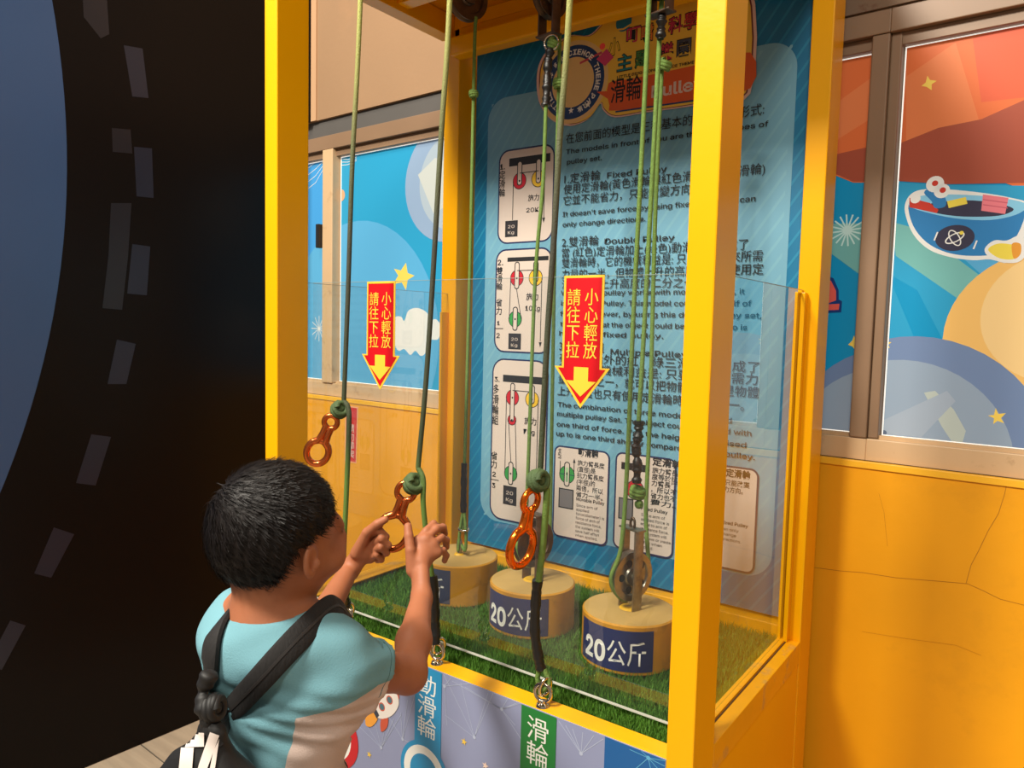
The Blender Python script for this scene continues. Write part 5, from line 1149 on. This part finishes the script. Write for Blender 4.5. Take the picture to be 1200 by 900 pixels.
# ---- shorts and shoes (below the frame)
Fs = Field(axis([(-1.0, -.66, .008)]), axis([(0.42, 0.72, .008)]), axis([(0.30, 0.72, .008)]))
Fs.ell(PEL + (0, 0, -.01), (.108, .088, .085), .03, R=RB)
for s in (-1, 1):
    hp = PEL + Sx * s * .048 + (0, 0, -.03); Fs.cap(hp, (hp[0] + s * .008, hp[1] + .012, .385), .072, .066, .02)
link('shorts', Fs.mesh('shorts'), BOY, mat('navy_shorts', (30, 34, 46), .85))
for s in (-1, 1):
    hp = PEL + Sx * s * .048; Fo = Field(axis([(hp[0] + s * .012 - .06, hp[0] + s * .012 + .06, .005)]), axis([(hp[1] - .09, hp[1] + .14, .005)]), axis([(-.01, .12, .005)]))
    c = V3(hp[0] + s * .014, hp[1], 0.0); Fo.cap(c + (0, -.03, .036), c + (0, .075, .030), .034, .030, .02); Fo.cap(c + (0, -.015, .05), c + (0, -.012, .085), .034, .032, .02)
    Fo.op(lambda X, Y, Z: Z - .004 + 0 * X + 0 * Y, (-2, -2, -.02), (2, 2, .03), .001, 'sub'); link('shoe', Fo.mesh('shoe'), BOY, mat('shoe_grey', (70, 72, 78), .7))

# ================================================================ BACKPACK
BPK = thing('backpack', 'black drawstring style backpack with pale lettering, worn low on the boy\'s back', 'backpack', (BX + .02, .45, .80), None)
STR = mat('black_webbing', (26, 23, 23), 0.8, bump=0.5, bscale=260, stretch=(1, 1, .3)); FAB = mat('black_nylon', (22, 20, 20), 0.6, bump=0.5, bscale=30)
def strap(name, pts, w, th, nrm_c, parent, m=STR):
    """flat band along pts, its width lying across the direction away from nrm_c"""
    P_ = catmull(pts, 12); bm = bmesh.new(); rows = []
    for i, p in enumerate(P_):
        t = unit(P_[min(i + 1, len(P_) - 1)] - P_[max(i - 1, 0)]); c = np.array(nrm_c(p)); n = p - c; n = unit(n - t * (n @ t)); sd = np.cross(t, n)
        ww_ = w(i / (len(P_) - 1)) if callable(w) else w
        rows.append([bm.verts.new(p + sd * a * ww_ / 2 + n * b * th) for a, b in ((-1, 0.0), (-1, .7), (-.82, 1), (.82, 1), (1, .7), (1, 0.0))])
    for A_, B_ in zip(rows, rows[1:]):
        for k in range(6): bm.faces.new((A_[k], A_[(k + 1) % 6], B_[(k + 1) % 6], B_[k]))
    bm.faces.new(rows[0]); bm.faces.new(rows[-1][::-1]); return bmobj(name, bm, m, parent, True, 50)
inner = lambda p: (CH + (PEL - CH) * np.clip((CH[2] - p[2]) / (CH[2] - PEL[2]), -0.25, 1))
def surf(px_, py_, Fd=Ft, off=0.002):
    """first hit of the line of sight on the shirt, so that the straps lie on it"""
    d = ray(px_, py_); ts = np.arange(.55, 1.3, .001); pts_ = np.array([0, 0, H]) + ts[:, None] * d
    def tri(P0):
        ii, ff = [], []
        for k, a in enumerate((Fd.xs, Fd.ys, Fd.zs)):
            j = np.clip(np.searchsorted(a, P0[:, k]) - 1, 0, len(a) - 2); ii.append(j); ff.append(np.clip((P0[:, k] - a[j]) / (a[j + 1] - a[j]), 0, 1))
        v = 0
        for dx in (0, 1):
            for dy in (0, 1):
                for dz in (0, 1): v = v + Fd.F[ii[0] + dx, ii[1] + dy, ii[2] + dz] * (ff[0] if dx else 1 - ff[0]) * (ff[1] if dy else 1 - ff[1]) * (ff[2] if dz else 1 - ff[2])
        return v
    ins = (pts_[:, 0] > Fd.xs[0]) & (pts_[:, 0] < Fd.xs[-1]) & (pts_[:, 1] > Fd.ys[0]) & (pts_[:, 1] < Fd.ys[-1]) & (pts_[:, 2] > Fd.zs[0]) & (pts_[:, 2] < Fd.zs[-1])
    v = tri(pts_); h = np.where(ins & (v < 0))[0]
    if not len(h): return None
    i0 = max(h[0], 1); f_ = v[i0 - 1] / (v[i0 - 1] - v[i0] + 1e-9); return pts_[i0 - 1] * (1 - f_) + pts_[i0] * f_ - unit(d) * off
def spts(pp, off=.002):
    out = [surf(a, b, off=off) for a, b in pp]; return [o for o in out if o is not None]
bagtop = np.array(P(249, 843, .455))
def over(S_, k, angs, off=.001):
    """points on the shirt round the shoulder line, from the chest over the top"""
    c = S_ * (1 - k) + (NB + V3(0, 0, -.03)) * k; out = []
    for a in angs:
        d = Sy * math.cos(math.radians(a)) + V3(0, 0, 1) * math.sin(math.radians(a))
        for t in np.arange(.01, .16, .0008):
            q = c + d * t; i = [min(max(int(np.searchsorted(ax, q[k2])), 1), len(ax) - 1) for k2, ax in enumerate((Ft.xs, Ft.ys, Ft.zs))]
            if Ft.F[i[0], i[1], i[2]] > 0: break
        out.append(c + d * (t + off))
    return out
rs = over(SR, .24, (-60, -30, 0, 30, 55, 78), .002) + spts([(356, 741), (332, 766), (304, 797), (282, 822), (268, 838)], .001) + [bagtop + V3(.010, -.004, -.012)]
lsx = over(SL, .30, (-60, -30, 0, 30, 60, 85, 110, 130), .003) + spts([(253, 745), (248, 775), (247, 805)], .001) + [bagtop + V3(-.008, .000, -.010)]
strap('shoulder_strap', rs, lambda t: 0.041 - .012 * t, .007, inner, BPK); strap('shoulder_strap', lsx, 0.034, .007, inner, BPK)
o = strap('strap_edge_tape', [p + V3(0, 0, .0) for p in rs[2:]], 0.004, .0078, inner, BPK, mat('edge_binding', (40, 36, 35), .6))
Fb = Field(axis([(-1.0, -.62, .005)]), axis([(0.24, 0.66, .005)]), axis([(0.50, 1.06, .005)]))
bc_ = np.array(P(238, 1000, .46))
Fb.cap(bagtop + (0, 0, -.018), bagtop + (bc_ - bagtop) * .5, .018, .068, .02, flat=(Sy, 1.6)); Fb.ell(bc_ + V3(0, 0, -.02), (.082, .048, .125), .04, R=RB)
Fb.F += (0.0015 * np.sin((Fb.xs[:, None, None]) * 70 + Fb.zs[None, None, :] * 60) + 0.002 * np.sin(Fb.zs[None, None, :] * 120 + Fb.ys[None, :, None] * 60)).astype(np.float32)
link('bag_body', Fb.mesh('bag_body'), BPK, FAB)
knot('gathered_cord', bagtop + V3(-.002, .002, .012), .014, FAB, BPK, (1, 0.5, 0.25))
tube('cord_bundle', catmull([bagtop + V3(-.010, .004, .050), bagtop + V3(-.014, -.002, .030), bagtop + V3(-.006, -.006, .012), bagtop + V3(-.002, -.004, -.012)], 8), 0, FAB, BPK, 12, rfun=lambda t: .0085 + .002 * math.sin(t * 13) + .001 * math.sin(t * 31))
# pale letters on the bag, laid on its surface
PLT = mat('pale_bag_print', (222, 208, 200), 0.7)
def bag_print(name, poly):
    pts_ = [surf(a, b, Fb, .0022) for a, b in poly]
    if any(p is None for p in pts_): return
    bm = bmesh.new(); bm.faces.new([bm.verts.new(p) for p in pts_]); f = bm.faces[:] 
    bmobj(name, bm, PLT, BPK)
def quadprint(name, quads, n=8):
    bm = bmesh.new()
    for a, b, c, d in quads:
        a, b, c, d = [np.array(q, float) for q in (a, b, c, d)]; g = {}
        for i in range(n + 1):
            for j in range(n + 1):
                u, v = i / n, j / n; q = a * (1 - u) * (1 - v) + b * u * (1 - v) + c * u * v + d * (1 - u) * v; s = surf(q[0], q[1], Fb, .003); g[i, j] = None if s is None else bm.verts.new(s)
        for i in range(n):
            for j in range(n):
                w = [g[i, j], g[i + 1, j], g[i + 1, j + 1], g[i, j + 1]]
                if all(x is not None for x in w): bm.faces.new(w)
    bmobj(name, bm, PLT, BPK, True)
quadprint('letter_t', [((214, 857), (239, 859), (239, 875), (203, 876)), ((212, 876), (227, 876), (224, 915), (208, 915))])
quadprint('letter_a', [((246, 858), (257, 862), (243, 900), (233, 896)), ((250, 880), (257, 866), (252, 900), (245, 905)), ((233, 896), (244, 893), (240, 915), (228, 915))])
flush_text()
